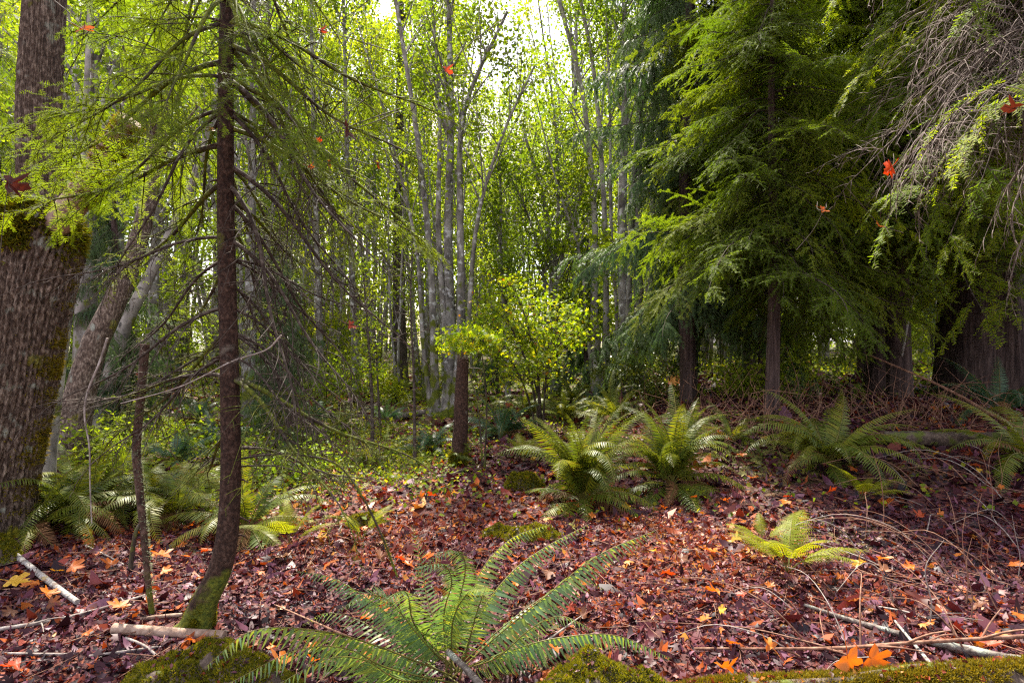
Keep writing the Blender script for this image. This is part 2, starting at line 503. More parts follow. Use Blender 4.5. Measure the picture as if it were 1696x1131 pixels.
def ground_mat():
    m, n, l = new_mat('forest_floor')
    out = n.new('ShaderNodeOutputMaterial')
    pb = n.new('ShaderNodeBsdfPrincipled')
    pb.inputs['Roughness'].default_value = .8
    pb.inputs['Specular IOR Level'].default_value = .3
    tc = n.new('ShaderNodeTexCoord')
    vo = n.new('ShaderNodeTexVoronoi')
    vo.inputs['Scale'].default_value = 26
    l.new(tc.outputs['Object'], vo.inputs['Vector'])
    sp = n.new('ShaderNodeSeparateColor')
    l.new(vo.outputs['Color'], sp.inputs[0])
    rp = ramp(n, [(.018, .007, .007), (.036, .011, .011), (.06, .017, .016), (.10, .03, .024), (.055, .016, .015), (.18, .045, .015)])
    l.new(sp.outputs[0], rp.inputs['Fac'])
    no = n.new('ShaderNodeTexNoise')
    no.inputs['Scale'].default_value = .55
    no.inputs['Detail'].default_value = 6
    l.new(tc.outputs['Object'], no.inputs['Vector'])
    r2 = ramp(n, [(0, 0, 0), (1, 1, 1)], [.54, .64])
    sy = n.new('ShaderNodeSeparateXYZ')
    l.new(tc.outputs['Object'], sy.inputs[0])
    mr = n.new('ShaderNodeMapRange')
    mr.inputs['From Min'].default_value = 7
    mr.inputs['From Max'].default_value = 14
    mr.inputs['To Max'].default_value = .17
    l.new(sy.outputs['Y'], mr.inputs['Value'])
    ad = n.new('ShaderNodeMath')
    l.new(no.outputs['Fac'], ad.inputs[0])
    l.new(mr.outputs[0], ad.inputs[1])
    l.new(ad.outputs[0], r2.inputs['Fac'])
    n3 = n.new('ShaderNodeTexNoise')
    n3.inputs['Scale'].default_value = 22
    l.new(tc.outputs['Object'], n3.inputs['Vector'])
    r3 = ramp(n, [(.03, .035, .006), (.12, .12, .012)], [.35, .7])
    l.new(n3.outputs['Fac'], r3.inputs['Fac'])
    mx = n.new('ShaderNodeMix')
    mx.data_type = 'RGBA'
    l.new(r2.outputs['Color'], mx.inputs['Factor'])
    l.new(rp.outputs['Color'], mx.inputs['A'])
    l.new(r3.outputs['Color'], mx.inputs['B'])
    l.new(mx.outputs['Result'], pb.inputs['Base Color'])
    bm = n.new('ShaderNodeBump')
    bm.inputs['Strength'].default_value = .8
    bm.inputs['Distance'].default_value = .02
    l.new(vo.outputs['Distance'], bm.inputs['Height'])
    l.new(bm.outputs[0], pb.inputs['Normal'])
    l.new(pb.outputs[0], out.inputs['Surface'])
    return m


M['ground'] = ground_mat()

# ------------------------------------------------------------------ the forest floor
def grid_axis(lo, hi, near, fine, coarse):
    a = list(np.arange(-near, near, fine))
    x = near
    st = fine
    while x < hi:
        a.append(x)
        st = min(coarse, st * 1.15)
        x += st
    a.append(hi)
    x = -near
    st = fine
    while x > lo:
        st = min(coarse, st * 1.15)
        x -= st
        a.insert(0, max(x, lo))
    return np.array(sorted(set(a)))


gx = grid_axis(-260, 260, 9, .12, 12)
gy = grid_axis(-266, 254, 9, .12, 12) + 6
X, Yg = np.meshgrid(gx, gy)
mb = MB()
nx, ny = len(gx), len(gy)
idx = np.arange(nx * ny).reshape(ny, nx)
mb.add(np.stack([X, Yg, H(X, Yg)], -1), np.stack([idx[:-1, :-1], idx[:-1, 1:], idx[1:, 1:], idx[1:, :-1]], -1).reshape(-1, 4))
tag(mb.obj('forest_floor', M['ground'], smooth=True), kind='structure')


def cover_green(x, y):
    """where the low green plants grow"""
    g = sm(-x, .0, 1.6) * sm(y, 4.3, 5.6) + sm(y, 8.0, 11)
    return np.clip(g, 0, 1) * (0.55 + 0.45 * np.sin(1.9 * x + .8) * np.sin(1.5 * y + .4)) + .025 * sm(y, 2.6, 4.5)


def scatter_ground(n, y0, y1, rs, margin=1.08, power=1.0):
    """points over the part of the floor the camera looks at"""
    u = rs.uniform(0, 1, n) ** power
    y = np.sqrt(y0 ** 2 + (y1 ** 2 - y0 ** 2) * u)
    x = rs.uniform(-1, 1, n) * y * .9 * margin
    return x, y


# leaf litter: curled fragments nobody could count
rs = np.random.default_rng(3)
mb = MB()
for n_, y0, y1, s0 in ((92000, 1.9, 4.6, .0145), (72000, 4.6, 9.5, .025), (22000, 9.5, 22, .07)):
    x, y = scatter_ground(n_, y0, y1, rs)
    keep = rs.uniform(0, 1, n_) > .85 * np.clip(cover_green(x, y), 0, 1)
    x, y = x[keep], y[keep]
    m_ = len(x)
    c = np.stack([x, y, H(x, y) + rs.uniform(.002, .5, m_) * s0], -1)
    sz = s0 * rs.lognormal(0, .55, m_)[:, None]
    nv = nrm(np.stack([rs.normal(0, .8, m_), rs.normal(0, .8, m_), np.ones(m_)], -1))
    a = rs.normal(0, 1, (m_, 3))
    a = nrm(a - (a * nv).sum(-1, keepdims=True) * nv)
    b = np.cross(nv, a)
    asp = rs.uniform(.12, .5, (m_, 1))
    curl = rs.normal(.05, .28, (m_, 1))
    V = np.stack([c - a * sz + nv * sz * curl, c - a * sz * .3 + b * sz * asp, c + a * sz * .45 + b * sz * asp * .8 + nv * sz * curl * .4,
                  c + a * sz + nv * sz * curl * 1.3, c + a * sz * .35 - b * sz * asp + nv * sz * curl * .4, c - a * sz * .4 - b * sz * asp * .9], 1)
    F0 = np.array([[0, 1, 5], [1, 2, 4], [1, 4, 5], [2, 3, 4]])
    q = .5 * np.sin(1.1 * x + .7 * y + .5) * np.sin(.9 * y - .6 * x + 2) + .3 * np.sin(2.9 * x + 1) * np.sin(2.6 * y + .4) + .55 * np.exp(-((x + .6) ** 2 / 2.2 + (y - 4.9) ** 2 / 2.0)) - .35 * sm(x, 1.6, 3.2) - .3 * sm(-x, .9, 1.8) * sm(-y, -3.6, -2.6)
    q = q + rs.normal(0, .28, m_)
    kind = np.where(q > .42, 2, np.where(q < -.22, 1, 0))
    for mi in (0, 1, 2):
        sel = kind == mi
        mb.add(V[sel].reshape(-1, 3), (np.arange(sel.sum())[:, None, None] * 6 + F0[None]).reshape(-1, 3), mi)
for n_, y0, y1 in ((650, 2.0, 5.0), (1100, 5.0, 9.5)):
    x, y = scatter_ground(n_, y0, y1, rs)
    sel = rs.uniform(0, 1, n_) > cover_green(x, y)
    c = np.stack([x, y, H(x, y) + .018], -1)[sel]
    for mi in (0, 1, 2):
        mb.add(*lobed(c[mi::3], .078, rs, up=.55), mi)
tag(mb.obj('leaf_litter', [M['litter'], M['litter_dark'], M['litter_warm']]), 'crumbled red brown leaf litter covering the forest floor', 'leaf litter', kind='stuff')

# thin twig litter
mb = MB()
m_ = 2200
x, y = scatter_ground(m_, 2.0, 9, rs)
a = rs.uniform(0, 2 * PI, m_)
ln = rs.uniform(.05, .28, m_)
pts = np.zeros((m_, 4, 3))
for j, t in enumerate((-.5, -.15, .2, .5)):
    xx = x + np.cos(a + rs.normal(0, .1, m_)) * ln * t
    yy = y + np.sin(a + rs.normal(0, .1, m_)) * ln * t
    pts[:, j] = np.stack([xx, yy, H(xx, yy) + .014 + rs.uniform(0, .02, m_)], -1)
rd = np.outer(rs.uniform(.0012, .0034, m_), [1, .9, .75, .4])
mb.add(*tubes(pts, rd, 3))
tag(mb.obj('twig_litter', M['red_twig']), 'fine broken twigs strewn over the leaf litter', 'twig litter', kind='stuff')

# low green plants and moss on the floor
mb = MB()
for n_, y0, y1, s_ in ((70000, 4.2, 9.5, .046), (40000, 9, 26, .085)):
    x, y = scatter_ground(n_, y0, y1, rs)
    keep = rs.uniform(0, 1, n_) < cover_green(x, y)
    x, y = x[keep], y[keep]
    h = rs.gamma(2, .5, len(x)) * (.045 if y0 < 8 else .11)
    mb.add(*leafs(np.stack([x, y, H(x, y) + h + .01], -1), s_, rs, up=.65))
tag(mb.obj('ground_cover', M['cover']), 'low bright green plants and moss over the floor', 'ground cover', kind='stuff')

# ------------------------------------------------------------------ broadleaf trees
def branches_on(stem_paths, rads, rs, t0, nb, blen, el=(50, 72), twigs=5, tw=.35, r_b=.30):
    """side branches and twigs on stems; returns branch arrays, twig arrays and the leaf sites"""
    B_, BR, T_, TR, L_ = [], [], [], [], []
    for path, rad in zip(stem_paths, rads):
        n = len(path)
        ts = rs.uniform(t0, .98, nb)
        o = np.stack([np.interp(ts, np.linspace(0, 1, n), path[:, k]) for k in range(3)], -1)
        r0 = np.interp(ts, np.linspace(0, 1, n), rad) * r_b * 1.6
        az = rs.uniform(0, 2 * PI, nb)
        e = R(1) * rs.uniform(el[0], el[1], nb)
        d = np.stack([np.cos(az) * np.cos(e), np.sin(az) * np.cos(e), np.sin(e)], -1)
        ln = blen * (1.05 - .7 * ts) * rs.uniform(.6, 1.25, nb)
        s = np.linspace(0, 1, 6)
        wob = rs.normal(0, .05, (nb, 1, 3)) * (s[None, :, None] ** 1.5)
        bp = o[:, None] + ln[:, None, None] * (d[:, None] * s[None, :, None] + wob + np.array([0, 0, 1.0]) * (.10 * s ** 2)[None, :, None] - np.array([0, 0, 1.0]) * (.06 * s ** 4)[None, :, None])
        br = np.clip(r0, .006, .05)[:, None] * np.linspace(1, .22, 6)[None]
        B_.append(bp)
        BR.append(br)
        si = rs.uniform(.3, 1, (nb, twigs))
        to = np.stack([np.stack([np.interp(si[i], s, bp[i, :, k]) for k in range(3)], -1) for i in range(nb)])
        td = nrm(d[:, None] * .8 + rs.normal(0, .6, (nb, twigs, 3)))
        tl = (tw * ln[:, None] * rs.uniform(.5, 1.2, (nb, twigs)))[..., None]
        u = np.linspace(0, 1, 4)
        tp = to[:, :, None] + tl[..., None] * (td[:, :, None] * u[None, None, :, None] + np.array([0, 0, -.12]) * (u ** 2)[None, None, :, None])
        T_.append(tp.reshape(-1, 4, 3))
        TR.append(np.tile(np.array([.006, .0045, .0035, .002]), (nb * twigs, 1)))
        L_.append(tp[:, :, 1:].reshape(-1, 3))
        L_.append(bp[:, 4:].reshape(-1, 3))
    return np.concatenate(B_), np.concatenate(BR), np.concatenate(T_), np.concatenate(TR), np.concatenate(L_)


def leaf_cloud(sites, per, sig, size, rs, up=.55, lobe=False, floor=None):
    c = np.repeat(sites, per, 0) + rs.normal(0, 1, (len(sites) * per, 3)) * np.array([sig, sig, sig * .7])
    if floor is not None:
        c = c[c[:, 2] > floor]
    return (lobed if lobe else leafs)(c, size, rs, up) if lobe else leafs(c, size, rs, up)


def make_tree_mesh(seed, Hh, r0, nst, spread, t0, nb, blen, per, size, el=(50, 72), bark='alder_bark', leaf='far_leaf', sig=.16):
    rs = np.random.default_rng(seed)
    paths, rads = [], []
    n = 12
    t = np.linspace(0, 1, n)
    for i in range(nst):
        az = rs.uniform(0, 2 * PI) if nst == 1 else 2 * PI * i / nst + rs.normal(0, .4)
        sp = spread * rs.uniform(.4, 1.2)
        h = Hh * rs.uniform(.85, 1.05)
        d = np.array([math.cos(az), math.sin(az)])
        b0 = d * (.0 if nst == 1 else r0 * 1.3)
        xy = b0 + d * (sp * t ** 1.3)[:, None] + np.cumsum(rs.normal(0, .03, (n, 2)), 0) * Hh / 14
        paths.append(np.column_stack([xy, t * h - .12]))
        rr = r0 * rs.uniform(.7, 1.05)
        rads.append(rr * (1 - .82 * t) * (1 + .5 * np.exp(-t * 22)))
    bp, br, tp, tr, L = branches_on(paths, rads, rs, t0, nb, blen, el)
    wood = MB()
    for p_, r_ in zip(paths, rads):
        V, Q, tri = rough_tube(p_, r_, 8, .035, seed=seed, cap=False)
        wood.add(V, Q)
    wood.add(*tubes(bp, br, 4))
    wood.add(*tubes(tp, tr, 3))
    crown = MB()
    crown.add(*leaf_cloud(L, per, sig, size, rs))
    return wood.mesh('trunk', M[bark], True), crown.mesh('crown', M[leaf])


far_kinds = [make_tree_mesh(100 + i, *a) for i, a in enumerate([
    # H, r0, stems, spread, t0, nb, blen, per, size
    (13, .10, 1, .5, .34, 30, 2.6, 4, .10),
    (14, .09, 4, 2.4, .30, 15, 2.2, 4, .10),
    (12, .075, 3, 1.8, .30, 16, 2.2, 4, .095),
    (15, .13, 1, .7, .38, 30, 2.9, 4, .105),
    (13, .08, 5, 2.8, .30, 12, 2.1, 4, .095),
    (11, .06, 2, 1.0, .22, 20, 2.1, 4, .10),
])]
far_labels = ['slender grey tree', 'four stemmed fanning tree', 'three stemmed thin tree', 'tall straight grey tree', 'five stemmed fanning tree', 'young twin stemmed tree']


LAND = [(45, 'the burled maple'), (205, 'the leaning trunk'), (378, 'the near spruce'), (520, 'the drooping spruce twigs'), (616, 'the thin sapling'), (740, 'the grey alder clump'), (830, 'the slim trunk'), (915, 'the vase shaped tree'),
        (1000, 'the pale stems'), (1050, 'the tall dark clump'), (1160, 'the blue green cedar'), (1280, 'the young hemlock'), (1450, 'the leaning conifer'), (1622, 'the huge trunk')]


def where(x, y, cuts, depths):
    px = CX + FPX * x / y
    d = depths[int(np.searchsorted(cuts, y))]
    k = int(np.searchsorted([a for a, _ in LAND], px))
    if k == 0:
        return d + ' beyond the burled maple'
    if k == len(LAND):
        return d + ' beyond the huge trunk'
    return d + ', between ' + LAND[k - 1][1] + ' and ' + LAND[k][1]


def plant_tree(kind, x, y, sc, rot, name, label, group, cat='tree'):
    t = thing(name, label, cat, (x, y, H(x, y)), group)
    t.rotation_euler = (0, 0, rot)
    t.scale = (sc, sc, sc)
    link('trunk', kind[0], t)
    link('crown', kind[1], t)
    return t


rs = np.random.default_rng(21)
placed = []
tries = 0
while len(placed) < 125 and tries < 6000:
    tries += 1
    y = rs.uniform(13, 46)
    x = rs.uniform(-1.0, 1.0) * y * .98
    px = CX + FPX * x / y
    if y < 17 and (780 < px < 960):
        continue
    if px > 1180 and y < 17:
        continue
    if any((x - a) ** 2 + (y - b) ** 2 < (1.5 if y < 28 else 2.6) ** 2 for a, b in placed):
        continue
    placed.append((x, y))
    k = rs.integers(0, 6)
    gap = 760 < px < 960
    sc = rs.uniform(.85, 1.1) * (np.clip((2.2 + .40 * y) / 13, .5, 1.4) if gap else np.clip((2.5 + .62 * y) / 13, .85, 2.0))
    plant_tree(far_kinds[k], x, y, sc, rs.uniform(0, 6.28), 'slender_tree', far_labels[k] + where(x, y, (19, 26, 34), (' close behind', ' midway back', ' deep', ' farthest')), 'trees of the sunlit wood behind the clearing')

# leafy saplings of the understorey
und_kinds = [make_tree_mesh(140 + i, *a) for i, a in enumerate([
    (3.4, .022, 3, 1.2, .25, 12, 1.2, 3, .085, (5, 40), 'dark_bark', 'far_leaf', .14),
    (4.6, .028, 2, 1.0, .25, 18, 1.4, 3, .085, (5, 45), 'dark_bark', 'far_leaf', .15),
    (2.4, .016, 4, 1.0, .2, 9, .9, 3, .080, (0, 40), 'dark_bark', 'far_leaf', .12),
])]
und_labels = ['leafy dark stemmed sapling', 'taller pale green sapling', 'low leafy bush']
placed_u = []
tries = 0
while len(placed_u) < 60 and tries < 4000:
    tries += 1
    y = rs.uniform(11, 32)
    x = rs.uniform(-1, 1) * y * .95
    px = CX + FPX * x / y
    if px > 1120 and y < 16:
        continue
    if any((x - a) ** 2 + (y - b) ** 2 < 1.1 ** 2 for a, b in placed_u):
        continue
    placed_u.append((x, y))
    k = rs.integers(0, 3)
    plant_tree(und_kinds[k], x, y, rs.uniform(.8, 1.4), rs.uniform(0, 6.28), 'understorey_sapling', und_labels[k] + where(x, y, (16, 23), (' near', ' midway', ' far back')), 'leafy saplings between the trunks', 'sapling')

# far-off wood that reads as one mass
rs = np.random.default_rng(5)
mb = MB()
n_ = 110000
ang = rs.uniform(-1.05, 1.05, n_)
dist = rs.uniform(44, 62, n_)
pxs = np.tan(ang)
top = 18 + 4 * np.sin(ang * 9 + 1) + 3 * np.sin(ang * 23) + 10 * np.abs(ang) - 2 * np.exp(-((pxs - .01) / .10) ** 2)
zz = rs.uniform(0, 1, n_) ** .8 * top
clump = np.stack([np.sin(ang) * dist, np.cos(ang) * dist, zz], -1)
mb.add(*leafs(clump, .36, rs, up=.4))
ng = 220
ang = rs.uniform(-1.0, 1.0, ng)
dist = rs.uniform(42, 58, ng)
b0 = np.stack([np.sin(ang) * dist, np.cos(ang) * dist, np.zeros(ng)], -1)
t = np.linspace(0, 1, 5)
pp = b0[:, None] + np.stack([rs.normal(0, .8, (ng, 1)) * t, rs.normal(0, .8, (ng, 1)) * t, 13 * t[None] * rs.uniform(.7, 1.1, (ng, 1))], -1)
mb.add(*tubes(pp, np.outer(rs.uniform(.08, .16, ng), [1, .9, .75, .5, .2]), 5), 1)
tag(mb.obj('distant_woods', [M['far_leaf'], M['alder_bark']]), 'pale green mass of far-off woodland', 'woodland', kind='stuff')


# ---- trees whose stems are followed one by one
def stem_tree(name, label, Y, stems, bark, leaf, seed, nb, blen, per, size, t0=.35, el=(48, 72), group=None, lobe=False, sig=.17, base=None, floor=None, cat='tree', twig_r=1.0):
    """stems: [(pixel polyline, foot radius)], built standing round the tree's foot at depth Y"""
    rs = np.random.default_rng(seed)
    p0 = stems[0][0][0]
    g = base if base is not None else np.array([(p0[0] - CX) / FPX * Y, Y, 0])
    g = np.array([g[0], g[1], float(H(g[0], g[1]))])
    t = thing(name, label, cat, g, group)
    paths, rads = [], []
    for k, (poly, r0) in enumerate(stems):
        w = []
        for j, q in enumerate(poly):
            yy = q[2] if len(q) > 2 else Y + (0 if j == 0 else .25 * j * math.sin(k * 2.4 + 1))
            w.append(P(q[0], q[1], yy))
        w = np.array(w)
        w[0, 2] = min(w[0, 2], float(H(w[0, 0], w[0, 1]))) - .06
        top = w[-1]
        if poly[-1][1] <= 5:                          # goes on above the frame
            d = nrm(w[-1] - w[-2])
            w = np.vstack([w, top + d * 2.2])
        pa = spline(w, 16) - g
        tt = np.linspace(0, 1, 16)
        ra = r0 * (1 - .75 * tt) * (1 + .55 * np.exp(-tt * 26))
        paths.append(pa)
        rads.append(ra)
        bp, br, tp, tr, L = branches_on([pa], [ra], rs, t0, nb, blen, el)
        m1 = MB()
        V, Q, tri = rough_tube(pa, ra, 10, .04, seed=seed + k, cap=False)
        m1.add(V, Q)
        m1.add(*tubes(bp, br, 4))
        m1.add(*tubes(tp, tr * twig_r, 3))
        m1.obj('stem' if len(stems) > 1 else 'trunk', M[bark], t, True)
        if per:
            c = MB()
            c.add(*leaf_cloud(L, per, sig, size, rs, lobe=lobe, floor=floor))
            c.obj('crown', M[leaf], t)
    return t


stem_tree('alder_clump', 'clump of grey alder stems with mossy feet behind the short reddish trunk', 11.0, [
    ([(735, 688), (748, 600), (742, 400), (747, 200), (743, 0)], .125),
    ([(722, 684), (718, 560), (712, 420), (690, 220), (655, 0)], .085),
    ([(752, 686), (764, 520), (762, 330), (770, 180), (840, 20)], .10),
    ([(744, 684), (738, 560), (726, 380), (728, 180), (715, 0)], .075),
    ([(758, 684), (775, 540), (790, 370), (830, 230), (885, 110)], .06),
    ([(715, 680), (700, 560), (688, 400), (640, 200), (590, 30)], .055),
], 'alder_bark', 'alder_leaf', 31, 16, 2.2, 4, .075, t0=.55)
stem_tree('alder_clump', 'clump of tall pale stems in front of the blue green cedar', 11.5, [
    ([(1046, 668), (1034, 520), (1030, 350), (1036, 150), (1034, 0)], .135),
    ([(1056, 676), (1058, 520), (1056, 330), (1062, 150), (1090, 0)], .115),
    ([(1040, 664), (1042, 480), (1050, 280), (1064, 120), (1066, 0)], .07),
], 'alder_bark', 'alder_leaf', 33, 13, 2.0, 4, .075, t0=.5)
stem_tree('alder_clump', 'group of pale grey stems mossy at the foot beside the yellow green sapling', 13.0, [
    ([(992, 652), (984, 520), (986, 380), (966, 160), (925, 0)], .10),
    ([(1004, 652), (1004, 500), (1000, 330), (985, 130), (962, 0)], .085),
    ([(1010, 652), (1022, 540), (1012, 380), (1010, 180), (1003, 0)], .05),
    ([(985, 652), (972, 540), (960, 420), (918, 290), (880, 130)], .05),
], 'pale_bark', 'alder_leaf', 35, 14, 2.3, 7, .08, t0=.45)
stem_tree('vase_shaped_tree', 'grey tree whose stems fan out like a vase beneath the gap of sky', 15.0, [
    ([(915, 655), (913, 560), (914, 450), (900, 330), (862, 200)], .13),
    ([(918, 655), (920, 540), (920, 440), (925, 320), (918, 190)], .09),
    ([(922, 655), (925, 540), (930, 430), (960, 330), (985, 240)], .08),
    ([(910, 655), (905, 540), (898, 440), (872, 350), (838, 280)], .07),
], 'alder_bark', 'alder_leaf', 37, 18, 2.2, 4, .085, t0=.38)
stem_tree('slim_tree', 'slim straight grey trunk beneath the gap of sky left of the vase shaped tree', 13.0, [
    ([(842, 650), (838, 560), (830, 420), (829, 235)], .075)], 'alder_bark', 'alder_leaf', 39, 26, 1.7, 5, .085, t0=.4)
stem_tree('dark_conifer_trunk', 'thick dark trunk in the wood behind the thin dark sapling', 17.0, [
    ([(664, 655), (662, 560), (660, 420), (662, 200), (664, 0)], .24)], 'dark_bark', 'alder_leaf', 41, 10, 1.8, 6, .08, t0=.5)
for i, (x0, x1, Yk, r0, lab) in enumerate([
    (590, 575, 15, .10, 'thin mottled trunk in the wood just right of the arching mossy twig'),
    (532, 520, 14, .09, 'pale thin trunk in the wood seen through the bare spruce twigs'),
    (470, 452, 16, .12, 'grey trunk in the wood a little right of the near spruce'),
    (412, 418, 9.5, .10, 'grey trunk close behind the near spruce'),
    (945, 952, 17, .10, 'straight grey trunk behind the yellow green sapling'),
    (250, 262, 12, .12, 'grey trunk in the wood between the leaning trunk and the near spruce'),
    (140, 150, 8.0, .17, 'stout grey mossy trunk behind the big burled maple'),
    (196, 190, 9.0, .15, 'mossy grey trunk right of the big burled maple'),
    (1128, 1135, 14, .11, 'grey trunk rising behind the blue green cedar'),
    (1098, 1108, 15, .09, 'thin grey trunk between the pale clump and the cedar'),
]):
    stem_tree('woodland_trunk', lab, Yk, [([(x0, 660), (x0 * .6 + x1 * .4, 480), (x1, 250), (x1 + (x1 - x0) * .4, 0)], r0)], 'alder_bark', 'alder_leaf', 60 + i, 24, 2.2, 4 if Yk < 13 else 8, .085, t0=.35)

# yellow-green vine maple sapling in the middle, leaves in flat tiers
stem_tree('vine_maple_sapling', 'bright yellow green sapling with dark thin stems in tiers of leaves', 9.0, [
    ([(897, 692), (888, 600), (868, 520), (850, 470)], .030),
    ([(897, 690), (875, 610), (848, 545), (830, 500)], .022),
    ([(899, 690), (905, 620), (925, 560), (945, 520)], .018),
    ([(893, 690), (860, 620), (815, 570), (775, 545)], .018),
], 'dark_bark', 'vine_leaf', 71, 18, 1.0, 3, .08, t0=.22, el=(0, 48), lobe=True, sig=.12)
stem_tree('vine_maple_sapling', 'small yellow green sapling leafing above the short reddish trunk', 6.55, [
    ([(800, 772), (792, 680), (772, 600), (752, 560)], .012),
    ([(802, 772), (806, 680), (800, 600), (790, 550)], .012),
], 'dark_bark', 'vine_leaf', 73, 9, .45, 3, .07, t0=.82, el=(-5, 25), lobe=True, sig=.09)

# thin dark saplings standing in the clearing's edge
for i, (poly, Yb, r0, lab) in enumerate([
    ([(687, 772), (686, 640), (680, 500), (684, 400)], None, .022, 'thin dark leafless sapling with a lichened stem left of the short reddish trunk'),
    ([(617, 752), (616, 660), (610, 560), (600, 430)], None, .030, 'thin dark sapling rising from a small fern tuft in the clearing'),
    ([(630, 712), (626, 640), (622, 560), (616, 470)], None, .022, 'thin crooked sapling beside the fallen pale logs'),
]):
    g = G(*poly[0])
    stem_tree('thin_sapling', lab, g[1], [(poly, r0)], 'twig_bark', 'far_leaf', 80 + i, 14, .55, 2 if i else 0, .05, t0=.45, el=(0, 50), base=g, sig=.08)

# ------------------------------------------------------------------ conifer boughs
def bough_mesh(name, seed, L=2.0, nsec=26, secl=.42, droop=.25, hang=.25, nter=7, nl=.024, nw=.0045, gap=.010, t_in=.12, bare=0.0, thick=.014, fwd=.75,
               wood='twig_bark', needle='hemlock_needle', split=False, need_t=.0, keep=1.0, dead=0.0):
    rs = np.random.default_rng(seed)
    W, N = MB(), MB()
    t = np.linspace(0, 1, 14)
    main = np.stack([L * t, .06 * L * np.sin(t * rs.uniform(2, 5) + rs.uniform(0, 6)) * t, -droop * L * t ** 1.7 + .02 * L * np.sin(t * 9)], -1)
    W.add(*tubes(main, thick * (1 - .85 * t), 5))
    ts = np.sort(rs.uniform(t_in, 1, nsec))
    ts[-1] = .995
    side = np.where(np.arange(nsec) % 2 == 0, 1.0, -1.0)
    o = np.stack([np.interp(ts, t, main[:, k]) for k in range(3)], -1)
    tan = nrm(np.stack([np.interp(ts, t, np.gradient(main[:, k])) for k in range(3)], -1))
    ln = L * (secl * np.clip(1.08 - ts, .02, 1) ** .75 * np.clip(.45 + ts * 2, 0, 1) + .04) * rs.uniform(.6, 1.2, nsec)
    d = nrm(tan * fwd + np.stack([np.zeros(nsec), side, np.zeros(nsec)], -1) * 1.0 + rs.normal(0, .22, (nsec, 3)) * np.array([1, .5, 1.2]))
    d[-1] = tan[-1]
    u = np.linspace(0, 1, 6)
    sec = o[:, None] + ln[:, None, None] * (d[:, None] * u[None, :, None] + np.array([.18, 0, 0]) * (u ** 2)[None, :, None] - np.array([0, 0, 1.0]) * hang * (u ** 1.8)[None, :, None]
                                             + rs.normal(0, .06, (nsec, 1, 3)) * np.sin(u * 3.2)[None, :, None])
    W.add(*tubes(sec, np.outer(thick * .32 * (1 - .6 * ts) + .0008, [1, .85, .7, .5, .35, .2]), 3))
    # tertiary twigs
    k = nter
    si = np.linspace(.12, .97, k)[None] + rs.uniform(-.04, .04, (nsec, k))
    to = np.stack([np.stack([np.interp(si[i], u, sec[i, :, c]) for c in range(3)], -1) for i in range(nsec)])
    dsec = nrm(np.gradient(sec, axis=1))
    td0 = np.stack([np.stack([np.interp(si[i], u, dsec[i, :, c]) for c in range(3)], -1) for i in range(nsec)])
    lat = nrm(np.cross(td0, np.array([0, 0, 1.0]) + rs.normal(0, .15, (nsec, k, 3))))
    sg = np.where((np.arange(k)[None] + rs.integers(0, 2, (nsec, 1))) % 2 == 0, 1.0, -1.0)[..., None]
    td = nrm(td0 * .8 + lat * sg * .8 + rs.normal(0, .15, (nsec, k, 3)))
    tl = (ln[:, None] * .42 * (1.1 - si) * rs.uniform(.6, 1.3, (nsec, k)) + .02)[..., None]
    v = np.linspace(0, 1, 4)
    ter = to[:, :, None] + tl[..., None] * (td[:, :, None] * v[None, None, :, None] - np.array([0, 0, 1.0]) * hang * .8 * (v ** 2)[None, None, :, None])
    ter = ter.reshape(-1, 4, 3)
    W.add(*tubes(ter, np.tile(np.array([.0022, .0018, .0014, .0008]), (len(ter), 1)) * (thick / .014) ** .5, 3))
    # needles
    def needles(paths, tpos):
        ns = paths.shape[1]
        seg = np.linalg.norm(paths[:, -1] - paths[:, 0], axis=1)
        for i in range(len(paths)):
            if tpos[i] < need_t or rs.uniform() > keep:
                continue
            m_ = max(3, int(seg[i] / gap))
            q = np.linspace(.06, 1, m_)
            p_ = np.stack([np.interp(q, np.linspace(0, 1, ns), paths[i, :, c]) for c in range(3)], -1)
            dd = nrm(paths[i, -1] - paths[i, 0])
            la = np.cross(dd, [0, 0, 1.0])
            la = la / max(np.linalg.norm(la), 1e-6)
            upv = np.cross(la, dd)
            for s_ in (1, -1):
                nd = nrm(dd * .55 + la * s_ * .85 + upv * rs.normal(.12, .22, (m_, 1)) + rs.normal(0, .12, (m_, 3)))
                l_ = nl * rs.uniform(.75, 1.15, (m_, 1)) * np.clip(1.25 - q, .45, 1)[:, None]
                nb_.append(np.stack([p_ - dd * nw * .5, p_ + dd * nw * .5, p_ + nd * l_ + dd * nw * .2, p_ + nd * l_ - dd * nw * .2], 1))
    nb_ = []
    needles(sec, ts)
    needles(ter, np.repeat(ts, k))
    if nb_:
        V = np.concatenate(nb_)
        i = np.arange(len(V))[:, None] * 4
        N.add(V.reshape(-1, 3), i + np.array([[0, 1, 2, 3]]))
    if split:
        return W.mesh(name, M[wood], True), (N.mesh('needles', M[needle]) if nb_ else None)
    for V_, (F_, _m) in zip(N.v, N.f):
        W.add(V_, F_, 1)
    return W.mesh(name, [M[wood], M[needle]])


hem = [bough_mesh('bough', 200 + i, L=2.0, nsec=30, secl=.40, droop=.20 + .05 * i, hang=.28, nter=8, nl=.030, nw=.0075, gap=.010) for i in range(5)]
ced = [bough_mesh('bough', 220 + i, L=2.0, nsec=26, secl=.34, droop=.30, hang=1.15, nter=9, nl=.036, nw=.0095, gap=.011, needle='cedar_needle', fwd=.5) for i in range(4)]


